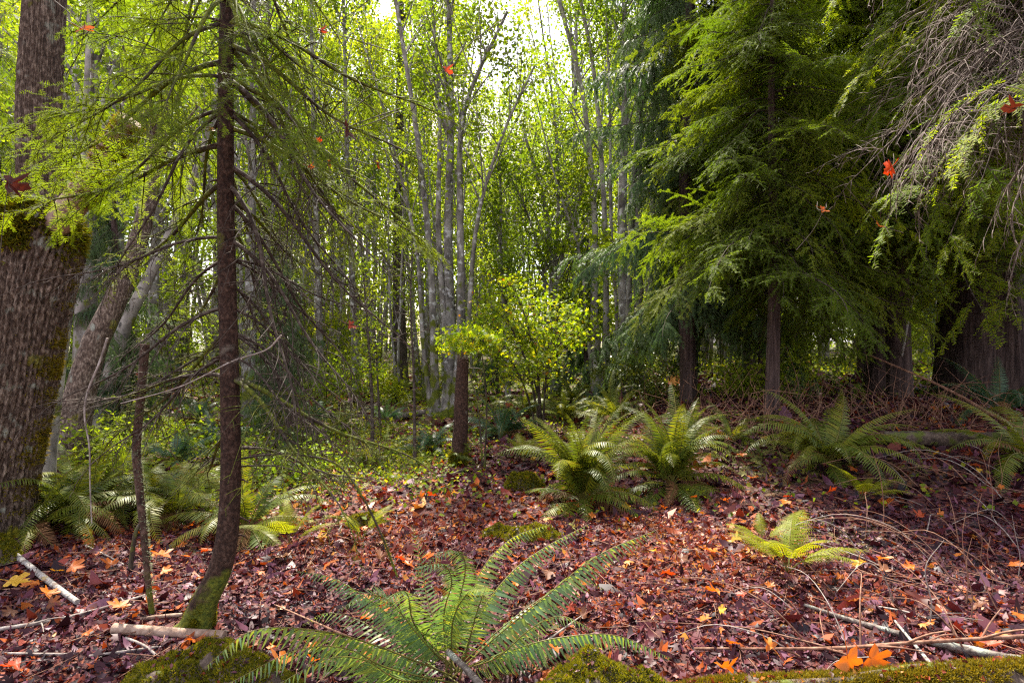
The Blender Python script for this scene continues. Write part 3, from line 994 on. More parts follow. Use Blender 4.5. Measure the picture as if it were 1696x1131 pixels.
def conifer(name, label, base, Hh, r0, seed, boughs, nb, z0, blen, slope=(-35, 5), bark='cedar_bark', az=None, scale_top=.35, twist=0.0, flare=0.0, group=None, lean=(0, 0), trunk_top=None):
    rs = np.random.default_rng(seed)
    t = thing(name, label, 'conifer', base, group)
    n = 22
    u = np.linspace(0, 1, n)
    path = np.stack([lean[0] * u + .03 * np.sin(u * 7 + seed), lean[1] * u + .03 * np.sin(u * 6), Hh * u - .15], -1)
    m1 = MB()
    V, Q, tri = rough_tube(path, r0 * (1 - .8 * u), 40 if r0 > .25 else 14, .05 if r0 > .25 else .04, ridges=26 if r0 > .25 else 0, seed=seed, flare=flare)
    m1.add(V, Q)
    m1.add(V, tri)
    m1.obj('trunk', M[bark], t, True)
    for i in range(nb):
        f = (i + rs.uniform(0, 1)) / nb
        z = z0 + (Hh - z0) * f
        a = rs.uniform(0, 2 * PI) if az is None else R(rs.uniform(*az))
        sl = R(rs.uniform(*slope))
        d = (math.cos(a) * math.cos(sl), math.sin(a) * math.cos(sl), math.sin(sl))
        ln = blen * (1 - (1 - scale_top) * f) * rs.uniform(.65, 1.15)
        px_ = [float(np.interp(z, path[:, 2], path[:, c])) for c in (0, 1)]
        link('bough', boughs[rs.integers(0, len(boughs))], t, frame(d, s=ln / 2.0, loc=(px_[0], px_[1], z), roll=rs.normal(0, .25)))
    return t


# conifers on the rising ground to the right
b1 = G(1280, 688)
conifer('hemlock', 'young hemlock with a thin dark trunk beside the spreading fern', b1, 5.6, .090, 301, hem, 120, 1.8, 2.0, slope=(-28, 6), scale_top=.4)
b2 = G(1448, 652)
conifer('hemlock', 'leaning dark trunked conifer mossy at the foot between the cedar and the huge trunk', b2, 11, .19, 302, hem, 85, 2.9, 2.6, slope=(-40, -5), lean=(.9, 0))
b3 = G(1622, 655)
conifer('giant_conifer', 'huge dark furrowed trunk flaring at its foot behind the dead canes', b3, 15, .52, 303, hem, 120, 3.0, 4.4, slope=(-32, -4), bark='cedar_bark', flare=.25, scale_top=.55, az=(120, 300))
conifer('hemlock', 'lush yellow green conifer just left of the huge trunk', (5.6, 8.2, H(5.6, 8.2)), 11, .17, 311, hem, 120, 2.5, 2.7, slope=(-32, 0), scale_top=.5)
b4 = G(1160, 690)
conifer('red_cedar', 'blue green drooping cedar beside the tall pale stems', (b4[0] + .2, b4[1] + 1.2, H(b4[0] + .2, b4[1] + 1.2)), 10, .14, 304, ced, 95, 1.5, 2.1, slope=(-30, 10), bark='cedar_bark', scale_top=.5)
b5 = G(1520, 640)
conifer('hemlock', 'dusky conifer trunk standing further back left of the huge trunk', (b5[0] + .3, b5[1] + 2.0, H(b5[0] + .3, b5[1] + 2)), 12, .2, 305, ced, 60, 2.6, 2.6, slope=(-30, 5), bark='cedar_bark')
conifer('hemlock', 'bright yellow green conifer high above the spreading fern', (3.9, 8.6, H(3.9, 8.6)), 12, .15, 306, hem, 130, 2.8, 2.6, slope=(-30, 2), scale_top=.45)
conifer('red_cedar', 'blue green cedar behind the young hemlock', (3.3, 10.5, H(3.3, 10.5)), 12, .16, 307, ced, 90, 1.9, 2.4, slope=(-30, 5), bark='cedar_bark')
conifer('hemlock', 'dark conifer closing the wood beyond the huge trunk', (9.8, 12.5, H(9.8, 12.5)), 13, .2, 308, hem, 80, 2.4, 3.0, slope=(-35, 0))
conifer('hemlock', 'dark conifer in the gap between the cedar and the leaning trunk', (5.6, 13.5, H(5.6, 13.5)), 13, .18, 309, hem, 80, 2.4, 2.8, slope=(-35, 0))
# tree beyond the edge of the picture that reaches in with its boughs and dead twigs
near_right = conifer('fir', 'fir at the picture edge reaching in with grey dead twigs and green boughs', (5.2, 4.3, H(5.2, 4.3)), 9, .20, 310, hem, 40, 4.1, 3.1, slope=(-38, -14), bark='cedar_bark', az=(140, 196), scale_top=.85)
dead = [bough_mesh('dead_branch', 240 + i, L=2.0, nsec=34, secl=.40, droop=.22, hang=.45, nter=7, keep=0.0, thick=.014, wood='dead_twig') for i in range(3)]
rs = np.random.default_rng(17)
for i in range(30):
    z = rs.uniform(4.1, 6.2)
    a = R(rs.uniform(178, 202))
    sl = R(rs.uniform(-48, -18))
    d = (math.cos(a) * math.cos(sl), math.sin(a) * math.cos(sl), math.sin(sl))
    link('dead_branch', dead[rs.integers(0, 3)], near_right, frame(d, s=rs.uniform(1.1, 1.75), loc=(0, 0, z), roll=rs.normal(0, .5)))

# conifers that close the wood at the left and behind
for i, (x, y, h, kinds, lab) in enumerate([
    (-5.6, 8.0, 4.2, ced, 'blue green young conifer behind the leaning trunk'),
    (-4.2, 10.0, 3.0, ced, 'low blue green conifer in the shade behind the broken sapling'),
    (-8.6, 9.5, 7, hem, 'dark green conifer beyond the big burled maple'),
    (-3.0, 7.6, 2.6, ced, 'small feathery conifer between the near spruce and the broken sapling'),
    (1.9, 14.5, 4, ced, 'dark low conifer behind the pale clump'),
    (-.4, 15.5, 2.5, ced, 'dark shrubby conifer behind the short reddish trunk'),
]):
    conifer('young_conifer', lab, (x, y, H(x, y)), h, .02 * h ** .9 + .02, 330 + i, kinds, 60, .35, .36 * h ** .8, slope=(-30, 10))

# ------------------------------------------------------------------ the near spruce
bare = [bough_mesh('branch', 260 + i, L=1.2, nsec=22, secl=.30, droop=.10 + .05 * (i % 3), hang=.35, nter=5, nl=.020, nw=.0026, gap=.0075, need_t=.55, keep=.30, thick=.014, split=True, needle='fir_needle', wood='dark_bark') for i in range(5)]
deadw = [bough_mesh('branch', 280 + i, L=1.2, nsec=22, secl=.32, droop=.10 + .05 * (i % 3), hang=.40, nter=4, keep=0.0, thick=.011, split=True, wood='twig_bark') for i in range(4)]
green = [bough_mesh('branch', 270 + i, L=1.2, nsec=20, secl=.36, droop=.12 + .05 * (i % 3), hang=.25, nter=6, nl=.024, nw=.0028, gap=.0062, need_t=.2, keep=.95, thick=.013, split=True, needle='fir_needle', wood='dark_bark') for i in range(5)]
g0 = G(325, 1042)
spruce = thing('near_spruce', 'slender dark spruce with a mossy bent foot and drooping thin branches', 'conifer', g0)
ptx = [(322, 1050, g0[1]), (338, 1000, g0[1]), (368, 930, g0[1]), (381, 820, g0[1] + .01), (381, 650, g0[1] + .02), (375, 400, g0[1] + .03), (374, 200, g0[1]), (376, 0, g0[1])]
wp = [P(*q) for q in ptx]
wp[0][2] = g0[2] - .05
d_ = nrm(wp[-1] - wp[-2])
wp += [wp[-1] + d_ * 1.2 + np.array([.02, 0, 0]), wp[-1] + d_ * 2.6]
tp_ = spline(wp, 60) - g0
ru = np.linspace(0, 1, 60)
rr_ = np.interp(ru, [0, .04, .12, .3, .6, .8, 1], [.108, .070, .058, .050, .040, .032, .008])
mb = MB()
V, Q, tri = rough_tube(tp_, rr_, 24, .045, seed=5, flare=.28)
mb.add(V, Q)
mb.add(V, tri)
mb.obj('trunk', M['spruce_bark'], spruce, True)

for i in range(26):                                   # knots and broken stubs
    k = int(np.argmin(np.abs(tp_[:, 2] - rng.uniform(.3, 3.2))))
    a = rng.uniform(0, 2 * PI)
    d = np.array([math.cos(a), math.sin(a), rng.uniform(-.4, .1)])
    st = tp_[k] + d * rr_[k] * .8
    l_ = rng.uniform(.015, .07)
    m1 = MB()
    m1.add(*tubes(np.array([st, st + d * l_ * .5, st + d * l_ + np.array([0, 0, -.01])]), np.array([.009, .005, .003]), 6))
    m1.obj('stub', M['spruce_bark'], spruce)


def moss_tufts(pts, nor, size, rs, per=3):
    """little upright blades on a surface"""
    c = np.repeat(pts, per, 0)
    nn = np.repeat(nor, per, 0)
    m_ = len(c)
    d = nrm(nn + rs.normal(0, .55, (m_, 3)))
    s_ = nrm(np.cross(d, rs.normal(0, 1, (m_, 3))))
    l_ = size * rs.uniform(.5, 1.4, (m_, 1))
    V = np.stack([c - s_ * l_ * .16, c + s_ * l_ * .16, c + d * l_], 1).reshape(-1, 3)
    return V, np.arange(m_ * 3).reshape(-1, 3)


def tube_samples(path, rad, n, rs, t0=0., t1=1., side=None):
    u = rs.uniform(t0, t1, n)
    t = np.linspace(0, 1, len(path))
    c = np.stack([np.interp(u, t, path[:, k]) for k in range(3)], -1)
    r_ = np.interp(u, t, rad)
    tn = nrm(np.stack([np.interp(u, t, np.gradient(path[:, k])) for k in range(3)], -1))
    v = rs.normal(0, 1, (n, 3)) + (np.array(side) if side is not None else 0)
    v = nrm(v - (v * tn).sum(-1, keepdims=True) * tn)
    return c + v * r_[:, None], v


rs = np.random.default_rng(8)
mb = MB()
pp_, nn_ = tube_samples(tp_, rr_, 3800, rs, .0, .085)
mb.add(*moss_tufts(pp_, nn_, .014, rs))
pp_, nn_ = tube_samples(tp_, rr_, 900, rs, .08, .13, side=(-1.2, 0, 0))
mb.add(*moss_tufts(pp_, nn_, .010, rs))
mb.obj('moss_sleeve', M['moss'], spruce)


def spruce_branch(start, d, L, pair, roll=0.0):
    b = link('branch', pair[0], spruce, frame(d, s=L / 1.2, loc=start, roll=roll))
    if pair[1] is not None:
        link('needles', pair[1], b)


def trunk_at(py):
    z = CAM_Z - (py - CY) / FPX * g0[1] - g0[2]
    k = np.argmin(np.abs(tp_[:, 2] - z))
    return tp_[k]


rs = np.random.default_rng(14)
# branches that can be followed in the photograph: start height, tip pixel, tip depth
for (sy, ex, ey, eY, g_) in [
    (20, 640, 200, 2.6, 1), (60, 700, 300, 2.8, 0), (75, 600, 420, 3.3, 0), (120, 655, 480, 2.7, 0), (190, 610, 520, 3.1, 0), (205, 720, 420, 3.3, 1), (265, 690, 600, 3.1, 0), (290, 560, 700, 2.6, 0),
    (330, 600, 660, 3.4, 0), (400, 650, 690, 2.9, 0), (470, 570, 690, 3.2, 0), (560, 640, 740, 3.2, 0), (600, 560, 750, 2.7, 0),
    (30, 60, 235, 2.4, 1), (40, 150, 30, 2.6, 1), (95, 20, 300, 3.0, 1), (130, 0, 190, 2.5, 1), (185, 130, 470, 2.7, 0), (250, 60, 380, 3.3, 1), (395, 10, 500, 2.6, 0), (420, 180, 620, 3.1, 0),
    (520, 40, 720, 2.7, 0), (600, 130, 800, 2.9, 0), (640, 60, 690, 3.1, 0), (10, 480, 250, 2.3, 1), (5, 250, 200, 2.2, 1)]:
    s_ = trunk_at(sy)
    e_ = P(ex, ey, eY) - g0
    v_ = e_ - s_
    L = float(np.linalg.norm(v_))
    pr = green[rs.integers(0, 5)] if g_ else (bare if ey < 430 else deadw)[rs.integers(0, 4)]
    spruce_branch(s_, v_ / L + np.array([0, 0, .13]), L * 1.02, pr, rs.normal(0, .3))
for i in range(40):
    z = rs.uniform(.9, 4.6)
    k = np.argmin(np.abs(tp_[:, 2] - z))
    a = rs.uniform(0, 2 * PI)
    if math.sin(a) < -.55 and 1.0 < z < 2.8:           # few branches grow straight at the lens
        a = -a
    sl = R(rs.uniform(-48, -15))
    d = (math.cos(a) * math.cos(sl), math.sin(a) * math.cos(sl), math.sin(sl))
    pr = green[rs.integers(0, 5)] if z > 2.6 and math.cos(a) < .15 else (bare if z > 1.9 or rs.uniform() < .45 else deadw)[rs.integers(0, 4)]
    spruce_branch(tp_[k], d, rs.uniform(.7, 1.3) * (1.2 - .06 * z), pr, rs.normal(0, .4))


def tube_obj(name, pts, r0, r1, mat, parent=None, k=7, n=16, off=None, amp=.06, seed=0, cap=True):
    pa = spline(pts, n)
    if off is not None:
        pa = pa - off
    V, Q, tri = rough_tube(pa, np.linspace(r0, r1, n), k, amp, seed=seed, cap=cap)
    m1 = MB()
    m1.add(V, Q)
    if cap:
        m1.add(V, tri)
    return m1.obj(name, M[mat], parent, True), pa


# two black low twigs on its right, the upper one arching down with moss
low, pa = tube_obj('branch', [P(393, 760, 2.9), P(450, 752, 2.8), P(510, 755, 2.72), P(560, 770, 2.68), P(600, 822, 2.66), P(636, 895, 2.66), P(658, 955, 2.66)], .0060, .004, 'dark_bark', spruce, off=g0, n=24)
low['label'] = 'black twig arching down under a sleeve of moss'
mb = MB()
pp_, nn_ = tube_samples(pa, np.full(24, .005), 420, rs, .40, .97, side=(0, 0, -.3))
mb.add(*moss_tufts(pp_, nn_, .007, rs))
mb.obj('moss_fringe', M['moss'], low)
tube_obj('branch', [P(395, 772, 2.9), P(460, 772, 2.85), P(530, 792, 2.8), P(585, 800, 2.85)], .005, .002, 'dark_bark', spruce, off=g0)
tube_obj('dead_twig', [P(200, 668, 2.5), P(300, 640, 2.5), P(385, 598, 2.55), P(440, 580, 2.6), P(466, 555, 2.6)], .0022, .004, 'grey_twig', spruce, off=g0)

# ------------------------------------------------------------------ the big burled maple at the left
gm = G(40, 885)
maple = thing('burled_maple', 'big old maple with furrowed bark, a mossy burl and a broken leaning limb', 'tree', gm)
YM = gm[1]
tpts = np.array([P(-40, 905, YM), P(-22, 800, YM), P(14, 640, YM), P(34, 520, YM), P(50, 430, YM), P(62, 360, YM), P(68, 300, YM), P(66, 180, YM), P(72, 40, YM), P(80, -120, YM)])
tpts[0, 2] = gm[2] - .1
tm = spline(tpts, 150) - gm
ru = np.linspace(0, 1, 150)
rm = np.interp(ru, [0, .05, .12, .33, .46, .54, .58, .64, 1], [.40, .335, .30, .275, .285, .28, .22, .135, .11])
mb = MB()
V, Q, tri = rough_tube(tm, rm, 260, .046, ridges=54, seed=12)
mb.add(V, Q)
mb.add(V, tri)
mb.obj('trunk', M['maple_bark'], maple)
limb, lp = tube_obj('broken_limb', [P(95, 375, YM - .1), P(135, 325, YM - .2), P(175, 262, YM - .25), P(218, 200, YM - .3)], .085, .075, 'log_wood', maple, k=14, n=14, off=gm, amp=.08, seed=3)
mb = MB()
pp_, nn_ = tube_samples(lp, np.full(14, .08), 2600, rs, .3, 1., side=(.8, 0, .3))
mb.add(*moss_tufts(pp_, nn_, .022, rs))
mb.obj('moss', M['sunlit_gold_moss'], limb)
mb = MB()
pp_, nn_ = tube_samples(tm, rm * 1.02, 9000, rs, .42, .60, side=(.1, -.3, .9))
kz = np.interp(pp_[:, 2], tm[:, 2], ru)
low_edge = .475 + .022 * np.sin(7 * np.arctan2(pp_[:, 1] - .0, pp_[:, 0])) + .015 * np.sin(17 * pp_[:, 0] * 3)
kp = rs.uniform(0, 1, len(kz)) < sm(kz, low_edge - .03, low_edge + .04) * (.25 + .75 * (np.sin(9 * pp_[:, 0] + 2) * np.sin(8 * pp_[:, 2] + 1) > -.25))
pp_, nn_ = pp_[kp], nn_[kp]
mb.add(*moss_tufts(pp_, nn_, .045, rs))
mb.obj('burl_moss', M['moss'], maple)
mb = MB()
for _ in range(46):
    t_ = rs.uniform(.03, .5)
    a_ = rs.normal(0, .2)
    c_, n_ = tube_samples(tm, rm, 60, rs, t_, t_ + .012, side=(4.5, .2 + a_, 0))
    mb.add(*moss_tufts(c_, n_, .026, rs))
mb.obj('sunlit_yellow_moss', M['sunlit_gold_moss'], maple)  # moss on the right edge, painted yellow where the sun lights it
# thin stems at its side and the leaning trunks behind
stem_tree('grey_stem', 'thin purple grey stem leaning close beside the burled maple', 4.9, [([(72, 780), (92, 660), (112, 520), (128, 400), (138, 250), (150, 0)], .055)], 'pale_bark', 'alder_leaf', 91, 8, 1.2, 2, .07, t0=.75)
stem_tree('leaning_maple', 'mossy trunk leaning steeply away behind the burled maple', 6.2, [([(105, 700), (150, 590), (205, 470), (240, 360), (270, 200), (290, 0)], .15)], 'maple_bark', 'alder_leaf', 92, 14, 2.0, 3, .075, t0=.6)
stem_tree('leaning_maple', 'paler second trunk leaning towards the near spruce', 7.6, [([(160, 660), (200, 560), (262, 430), (320, 300), (352, 190), (372, 60)], .10)], 'pale_bark', 'alder_leaf', 93, 14, 1.8, 3, .075, t0=.55)

# ------------------------------------------------------------------ short reddish trunk (broken off) and the broken sapling
gs = G(761, 772)
snag = thing('dead_snag', 'short straight reddish brown trunk broken off below the leaves', 'dead tree', gs)
o_, sp_ = tube_obj('trunk', [P(757, 778, gs[1]), P(762, 720, gs[1]), P(764, 660, gs[1]), P(767, 594, gs[1])], .098, .068, 'spruce_bark', snag, k=20, n=22, off=gs, amp=.04, seed=9)
m1 = MB()
for i in range(11):
    a = 2 * PI * i / 11 + rs.normal(0, .2)
    b_ = sp_[-1] + np.array([math.cos(a) * .05, math.sin(a) * .05, -.03])
    tp2 = b_ + np.array([rs.normal(0, .012), rs.normal(0, .012), .03 + abs(rs.normal(.03, .05))])
    m1.add(*tubes(np.array([b_, (b_ + tp2) / 2, tp2]), np.array([.020, .015, .003]), 5))
m1.obj('splintered_top', M['rotten'], snag)
for (ay, dx, dz, l_) in ((612, -1, -.1, .10), (610, 1, .05, .25), (640, 1, -.25, .12), (690, -.9, -.3, .12), (603, .6, .4, .12)):
    c_ = P(765, ay, gs[1]) - gs
    tube_obj('dead_twig', [c_, c_ + np.array([dx * l_ * .6, -.03, dz * l_ * .6]), c_ + np.array([dx * l_, -.06, dz * l_ - .02])], .006, .002, 'grey_twig', snag, k=5, n=5)
mb = MB()
pp_, nn_ = tube_samples(sp_, np.full(22, .098), 1400, rs, 0, .18)
mb.add(*moss_tufts(pp_, nn_, .028, rs))
mb.obj('moss_sleeve', M['moss'], snag)

gd = G(252, 1016)
dsap = thing('broken_sapling', 'thin dead sapling with a snapped top and lichen beside the near spruce', 'dead tree', gd)
o_, dp_ = tube_obj('trunk', [P(253, 1022, gd[1]), P(245, 960, gd[1]), P(238, 880, gd[1]), P(230, 800, gd[1]), P(226, 740, gd[1]), P(234, 650, gd[1]), P(240, 570, gd[1])], .014, .024, 'brown_bark', dsap, k=10, n=36, off=gd, amp=.07, seed=10)
tube_obj('side_stem', [P(236, 862, gd[1]), P(224, 885, gd[1] - .02), P(216, 940, gd[1] - .02)], .009, .012, 'dark_bark', dsap, k=7, n=8, off=gd)
tube_obj('side_branch', [P(240, 648, gd[1]), P(290, 615, gd[1] + .05), P(340, 585, gd[1] + .1), P(380, 560, gd[1] + .1)], .010, .004, 'dark_bark', dsap, k=6, n=8, off=gd)
mb = MB()
pp_, nn_ = tube_samples(dp_, np.full(36, .02), 500, rs, .1, .95, side=(1.2, 0, 0))
mb.add(*moss_tufts(pp_, nn_, .011, rs))
mb.obj('lichen', M['lichen'], dsap)
hang_, _ = tube_obj('hanging_twig', [P(178, 560, 2.75), P(165, 600, 2.75), P(145, 650, 2.75), P(140, 690, 2.75), P(148, 740, 2.75), P(149, 800, 2.75), P(152, 866, 2.75)], .0055, .0025, 'grey_twig', None, k=6, n=26)
tag(hang_, 'long pale curving dead twig hanging before the burled maple', 'twig')

# ------------------------------------------------------------------ ferns
def frond_geo(path, side, pl, n, rs, s0=.14, wid=.17, stations=4, droop=.25, fwdk=.28, rad=.0035, Ltot=None, teeth=None):
    """rachis and leaflets along a path: (rachis V,Q), (leaflets V,list of faces), leaflet frames"""
    path = np.asarray(path, float)
    seg = np.concatenate([[0], np.cumsum(np.linalg.norm(np.diff(path, axis=0), axis=1))])
    L = seg[-1]
    u = seg / L
    s = np.linspace(s0, .985, n)
    c = np.stack([np.interp(s, u, path[:, k]) for k in range(3)], -1)
    T = nrm(np.stack([np.interp(s, u, np.gradient(path[:, k])) for k in range(3)], -1))
    side = np.asarray(side, float)
    prof = np.clip(.55 + (s - s0) * 3.2, 0, 1) * np.clip(1 - s, 0, 1) ** .62 * 1.25 + .05
    fr = []
    sz = 1.0 if np.cross(T, side)[:, 2].mean() >= -.05 else -1.0      # which face of the frond is its upper one
    for sg in (1, -1):
        sd = nrm(side * sg - (side * sg * T).sum(-1, keepdims=True) * T)
        Nn = np.cross(T, sd) * sg * sz                       # upper side
        dr = nrm(sd + T * (fwdk + .35 * s[:, None]) - Nn * (droop * rs.uniform(.5, 1.4, (n, 1))) + rs.normal(0, .05, (n, 3)))
        wv = nrm(T - (T * dr).sum(-1, keepdims=True) * dr)
        nv = -np.cross(dr, wv) * sg * sz
        ln = pl * L * prof * rs.uniform(.9, 1.08, n)
        fr.append((c + T * (L * .004 * sg), dr, wv, nv, ln))
    return tubes(path, rad * (1 - .8 * u), 4), fr


def leaflet_strip(fr, wid, rs, curl=.18):
    Vs, F4, F3 = [], [], []
    off = 0
    for (c, dr, wv, nv, ln) in fr:
        n = len(c)
        st = np.array([0.02, .12, .45, .78])
        ww = np.array([.35, 1.0, .85, .5])
        V = []
        for a, w in zip(st, ww):
            q = c + dr * (ln * a)[:, None] - nv * (ln * curl * a * a)[:, None]
            V += [q - wv * (ln * wid * w * .5)[:, None], q + wv * (ln * wid * w * .5)[:, None]]
        V.append(c + dr * ln[:, None] - nv * (ln * curl)[:, None] + wv * (ln * .05)[:, None])
        V = np.stack(V, 1)
        i = np.arange(n)[:, None] * 9 + off
        for a, b, c_, d in ((0, 1, 3, 2), (2, 3, 5, 4), (4, 5, 7, 6)):
            F4.append(i + np.array([[a, b, c_, d]]))
        F3.append(i + np.array([[6, 7, 8]]))
        Vs.append(V.reshape(-1, 3))
        off += n * 9
    return np.concatenate(Vs), np.concatenate(F4), np.concatenate(F3)


def arch_path(e0, e1, p, n=26):
    s = np.linspace(0, 1, n)
    th = R(1) * (e0 + (e1 - e0) * s ** p)
    d = np.stack([np.cos(th), np.zeros(n), np.sin(th)], -1) / (n - 1)
    return np.concatenate([[np.zeros(3)], np.cumsum(d[:-1], 0)])


def frond_mesh(seed, e0, e1, p, mat, pl=.135, n=40, wid=.13):
    rs = np.random.default_rng(seed)
    pa = arch_path(e0, e1, p)
    pa[:, 1] += .05 * np.sin(np.linspace(0, 1, 26) * rs.uniform(1, 3)) * rs.choice([-1, 1])
    (V, Q), fr = frond_geo(pa, (0, 1, 0), pl, n, rs, rad=.006)
    m1 = MB()
    m1.add(V, Q, 1)
    V, F4, F3 = leaflet_strip(fr, wid, rs)
    k = m1.n
    m1.v.append(V)
    m1.f += [(F4 + k, 0), (F3 + k, 0)]
    m1.n += len(V)
    return m1.mesh('frond', [M[mat], M['rachis']])


FR = {}
for mat in ('fern', 'fern_blue', 'fern_dead'):
    FR[mat] = [frond_mesh(400 + i, e0, e1, p, mat) for i, (e0, e1, p) in enumerate([(78, -30, 1.2), (70, -45, 1.0), (60, -25, 1.1), (82, 20, 1.4), (45, -35, 1.0), (84, -70, 1.6)])]


def fern(label, base, n, L, seed, mat='fern', e=(0, 1), az=None, group='sword ferns of the clearing', tilt=0.0, lowers=0, up=False):
    """a tuft of fronds springing from one crown; lowers = fronds lying low round the foot"""
    rs = np.random.default_rng(seed)
    t = thing('sword_fern', label, 'fern', base, group)
    for i in range(n + lowers):
        a = 2 * PI * (i * .381966) + rs.normal(0, .3) if az is None else R(rs.uniform(*az))
        kinds = (4, 1) if i >= n else (0, 3, 3, 0, 5) if up else (0, 1, 2, 3, 5)
        ms = FR[mat][kinds[rs.integers(0, len(kinds))]]
        m_ = Matrix.Rotation(a, 4, 'Z') @ Matrix.Rotation(R(rs.normal(tilt + (35 if i >= n else 0), 10)), 4, 'Y') @ Matrix.Rotation(rs.normal(0, .25), 4, 'X') @ Matrix.Scale(L * rs.uniform(.72, 1.1), 4)
        link('frond', ms, t, Matrix.Translation((0, 0, .02)) @ m_)
    for i in range(2 + int(n > 15) + int(n > 30)):
        m_ = Matrix.Rotation(rs.uniform(0, 6.28) if az is None else R(rs.uniform(*az)), 4, 'Z') @ Matrix.Rotation(R(rs.uniform(38, 60)), 4, 'Y') @ Matrix.Rotation(rs.normal(0, .5), 4, 'X') @ Matrix.Scale(L * rs.uniform(.55, .9), 4)
        o = link('frond', FR['fern_dead'][rs.integers(0, 6)], t, Matrix.Translation((0, 0, .05)) @ m_)
        o['label'] = 'withered brown frond hanging low'
    return t


def gpx(px, py):
    return G(px, py)


fern('large dark sword fern with upright pale lit tips in the middle of the clearing', gpx(965, 838), 40, 1.02, 1, lowers=14, tilt=-3, up=True)
fern('large yellow green sword fern close beside the large dark fern', gpx(1112, 808), 34, 1.02, 2, lowers=12, tilt=-1, up=True)
fern('wide spreading sword fern on the rise in front of the conifers', gpx(1372, 772), 26, 1.0, 3, lowers=7, tilt=14)
fern('sword fern cut by the picture edge beside the dark log', gpx(1712, 775), 16, .95, 4, tilt=18, lowers=3)
fern('small shaded fern at the foot of the huge dark trunk', gpx(1655, 690), 14, .9, 5, 'fern_blue', tilt=16)
fern('blue green fern right behind the short reddish trunk', gpx(832, 725), 20, .95, 6, 'fern_blue', tilt=14, lowers=4)
fern('pale fern tuft behind the large dark fern', gpx(935, 700), 20, .95, 7, tilt=10)
fern('pale lit fern tuft behind the yellow green fern', gpx(1020, 700), 20, .9, 8, tilt=8)
fern('fern tuft at the foot of the vine maple sapling', gpx(880, 690), 16, .85, 9, tilt=12)
fern('blue green fern left of the short reddish trunk', gpx(715, 748), 16, .7, 10, 'fern_blue', tilt=14)
fern('small fern tuft at the foot of a thin sapling', gpx(612, 775), 14, .42, 11, tilt=2)
fern('fern bending over the foot of the short reddish trunk', gpx(748, 772), 6, .50, 12, tilt=6, az=(-70, 10))
fern('fern half hidden behind the near spruce', gpx(410, 885), 18, .85, 13, tilt=8, lowers=5)
fern('pale green fern between the burled maple and the broken sapling', gpx(150, 850), 20, .85, 14, tilt=16, lowers=4)
fern('green fern behind the broken sapling', gpx(235, 835), 18, .85, 15, tilt=18, lowers=3)
fern('low fern with one long frond at the foot of the burled maple', gpx(60, 880), 9, .8, 16, tilt=24, az=(-60, 80))
fern('bright fern clump touching the foot of the burled maple', gpx(118, 868), 18, .85, 18, tilt=10, lowers=3)
fern('bright fern arching behind the forked broken sapling', gpx(295, 862), 16, .85, 19, tilt=14, lowers=3)
fern('fern tuft in the deep shade beside the young hemlock', gpx(1215, 735), 10, .6, 17, tilt=18)
rs = np.random.default_rng(44)
for (px, py, L) in [(700, 668, .8), (765, 665, .8), (1085, 665, .75), (985, 672, .8), (560, 712, .7), (470, 742, .7), (520, 700, .7), (440, 700, .8), (350, 745, .8), (290, 770, .7), (640, 700, .7), (330, 700, .8), (180, 760, .8), (1145, 715, .6), (1040, 655, .8), (950, 668, .9)]:
    gq = gpx(px, py)
    fern('small fern' + where(gq[0], gq[1], (7, 9.5, 12), (' near', ' midway', ' back', ' far back')), gq, 12, L, int(rs.integers(1e6)), 'fern' if rs.uniform() < .7 else 'fern_blue', tilt=14, group='small ferns at the far edge of the clearing')

# the big near fern: each frond follows its own curve, the largest have leaflets of their own
bf = np.array([-.245, 2.46, 0.0])
bf[2] = float(H(bf[0], bf[1])) + .03
near = thing('sword_fern', 'big glossy sword fern with long arching fronds between the two mossy mounds', 'fern', bf, 'sword ferns of the clearing')


def leaflet_mesh():
    st = np.linspace(0, 1, 7)
    w = np.array([.25, 1.0, .95, .85, .68, .42, .02]) * .060
    z = -.24 * st ** 2
    V, F = [], []
    for a, ww, zz in zip(st, w, z):
        bend = .05 * a * a
        V += [(a, bend - ww, zz + .012), (a, bend, zz - .004), (a, bend + ww, zz + .012)]
    for i in range(6):
        for j in (0, 1):
            F.append((i * 3 + j, i * 3 + j + 3, i * 3 + j + 4, i * 3 + j + 1))
    V[3] = (V[3][0] - .02, V[3][1] - .05, V[3][2])     # the ear at its base
    m1 = MB()
    m1.add(V, F)
    return m1.mesh('leaflet', M['fern_near'], True)


LM = leaflet_mesh()


def near_frond(pts, side, pl, n, split, seed, rad=.0042, droop=.35, lab=None, wid=.12):
    rs = np.random.default_rng(seed)
    w = np.array([P(*q) for q in pts])
    pa = spline(np.vstack([bf + np.array([rs.normal(0, .03), rs.normal(0, .03), 0]), w]), 40) - bf
    (V, Q), fr = frond_geo(pa, nrm(np.array(side, float)), pl, n, rs, s0=.16, rad=rad, droop=droop)
    m1 = MB()
    m1.add(V, Q, 1)
    if not split:
        V, F4, F3 = leaflet_strip(fr, wid, rs, curl=.28)
        k = m1.n
        m1.v.append(V)
        m1.f += [(F4 + k, 0), (F3 + k, 0)]
        m1.n += len(V)
    f = m1.obj('frond', [M['fern_near'], M['rachis']], near)
    if lab:
        f['label'] = lab
    if split:
        for sgn, (c, dr, wv, nv, ln) in zip((1, -1), fr):
            for i in range(len(c)):
                y_ = wv[i] * (wid / .12)
                z_ = nv[i]
                l_ = ln[i]
                m_ = Matrix(((dr[i][0] * l_, y_[0] * l_ * sgn, z_[0] * l_, c[i][0]), (dr[i][1] * l_, y_[1] * l_ * sgn, z_[1] * l_, c[i][1]), (dr[i][2] * l_, y_[2] * l_ * sgn, z_[2] * l_, c[i][2]), (0, 0, 0, 1)))
                link('leaflet', LM, f, m_)


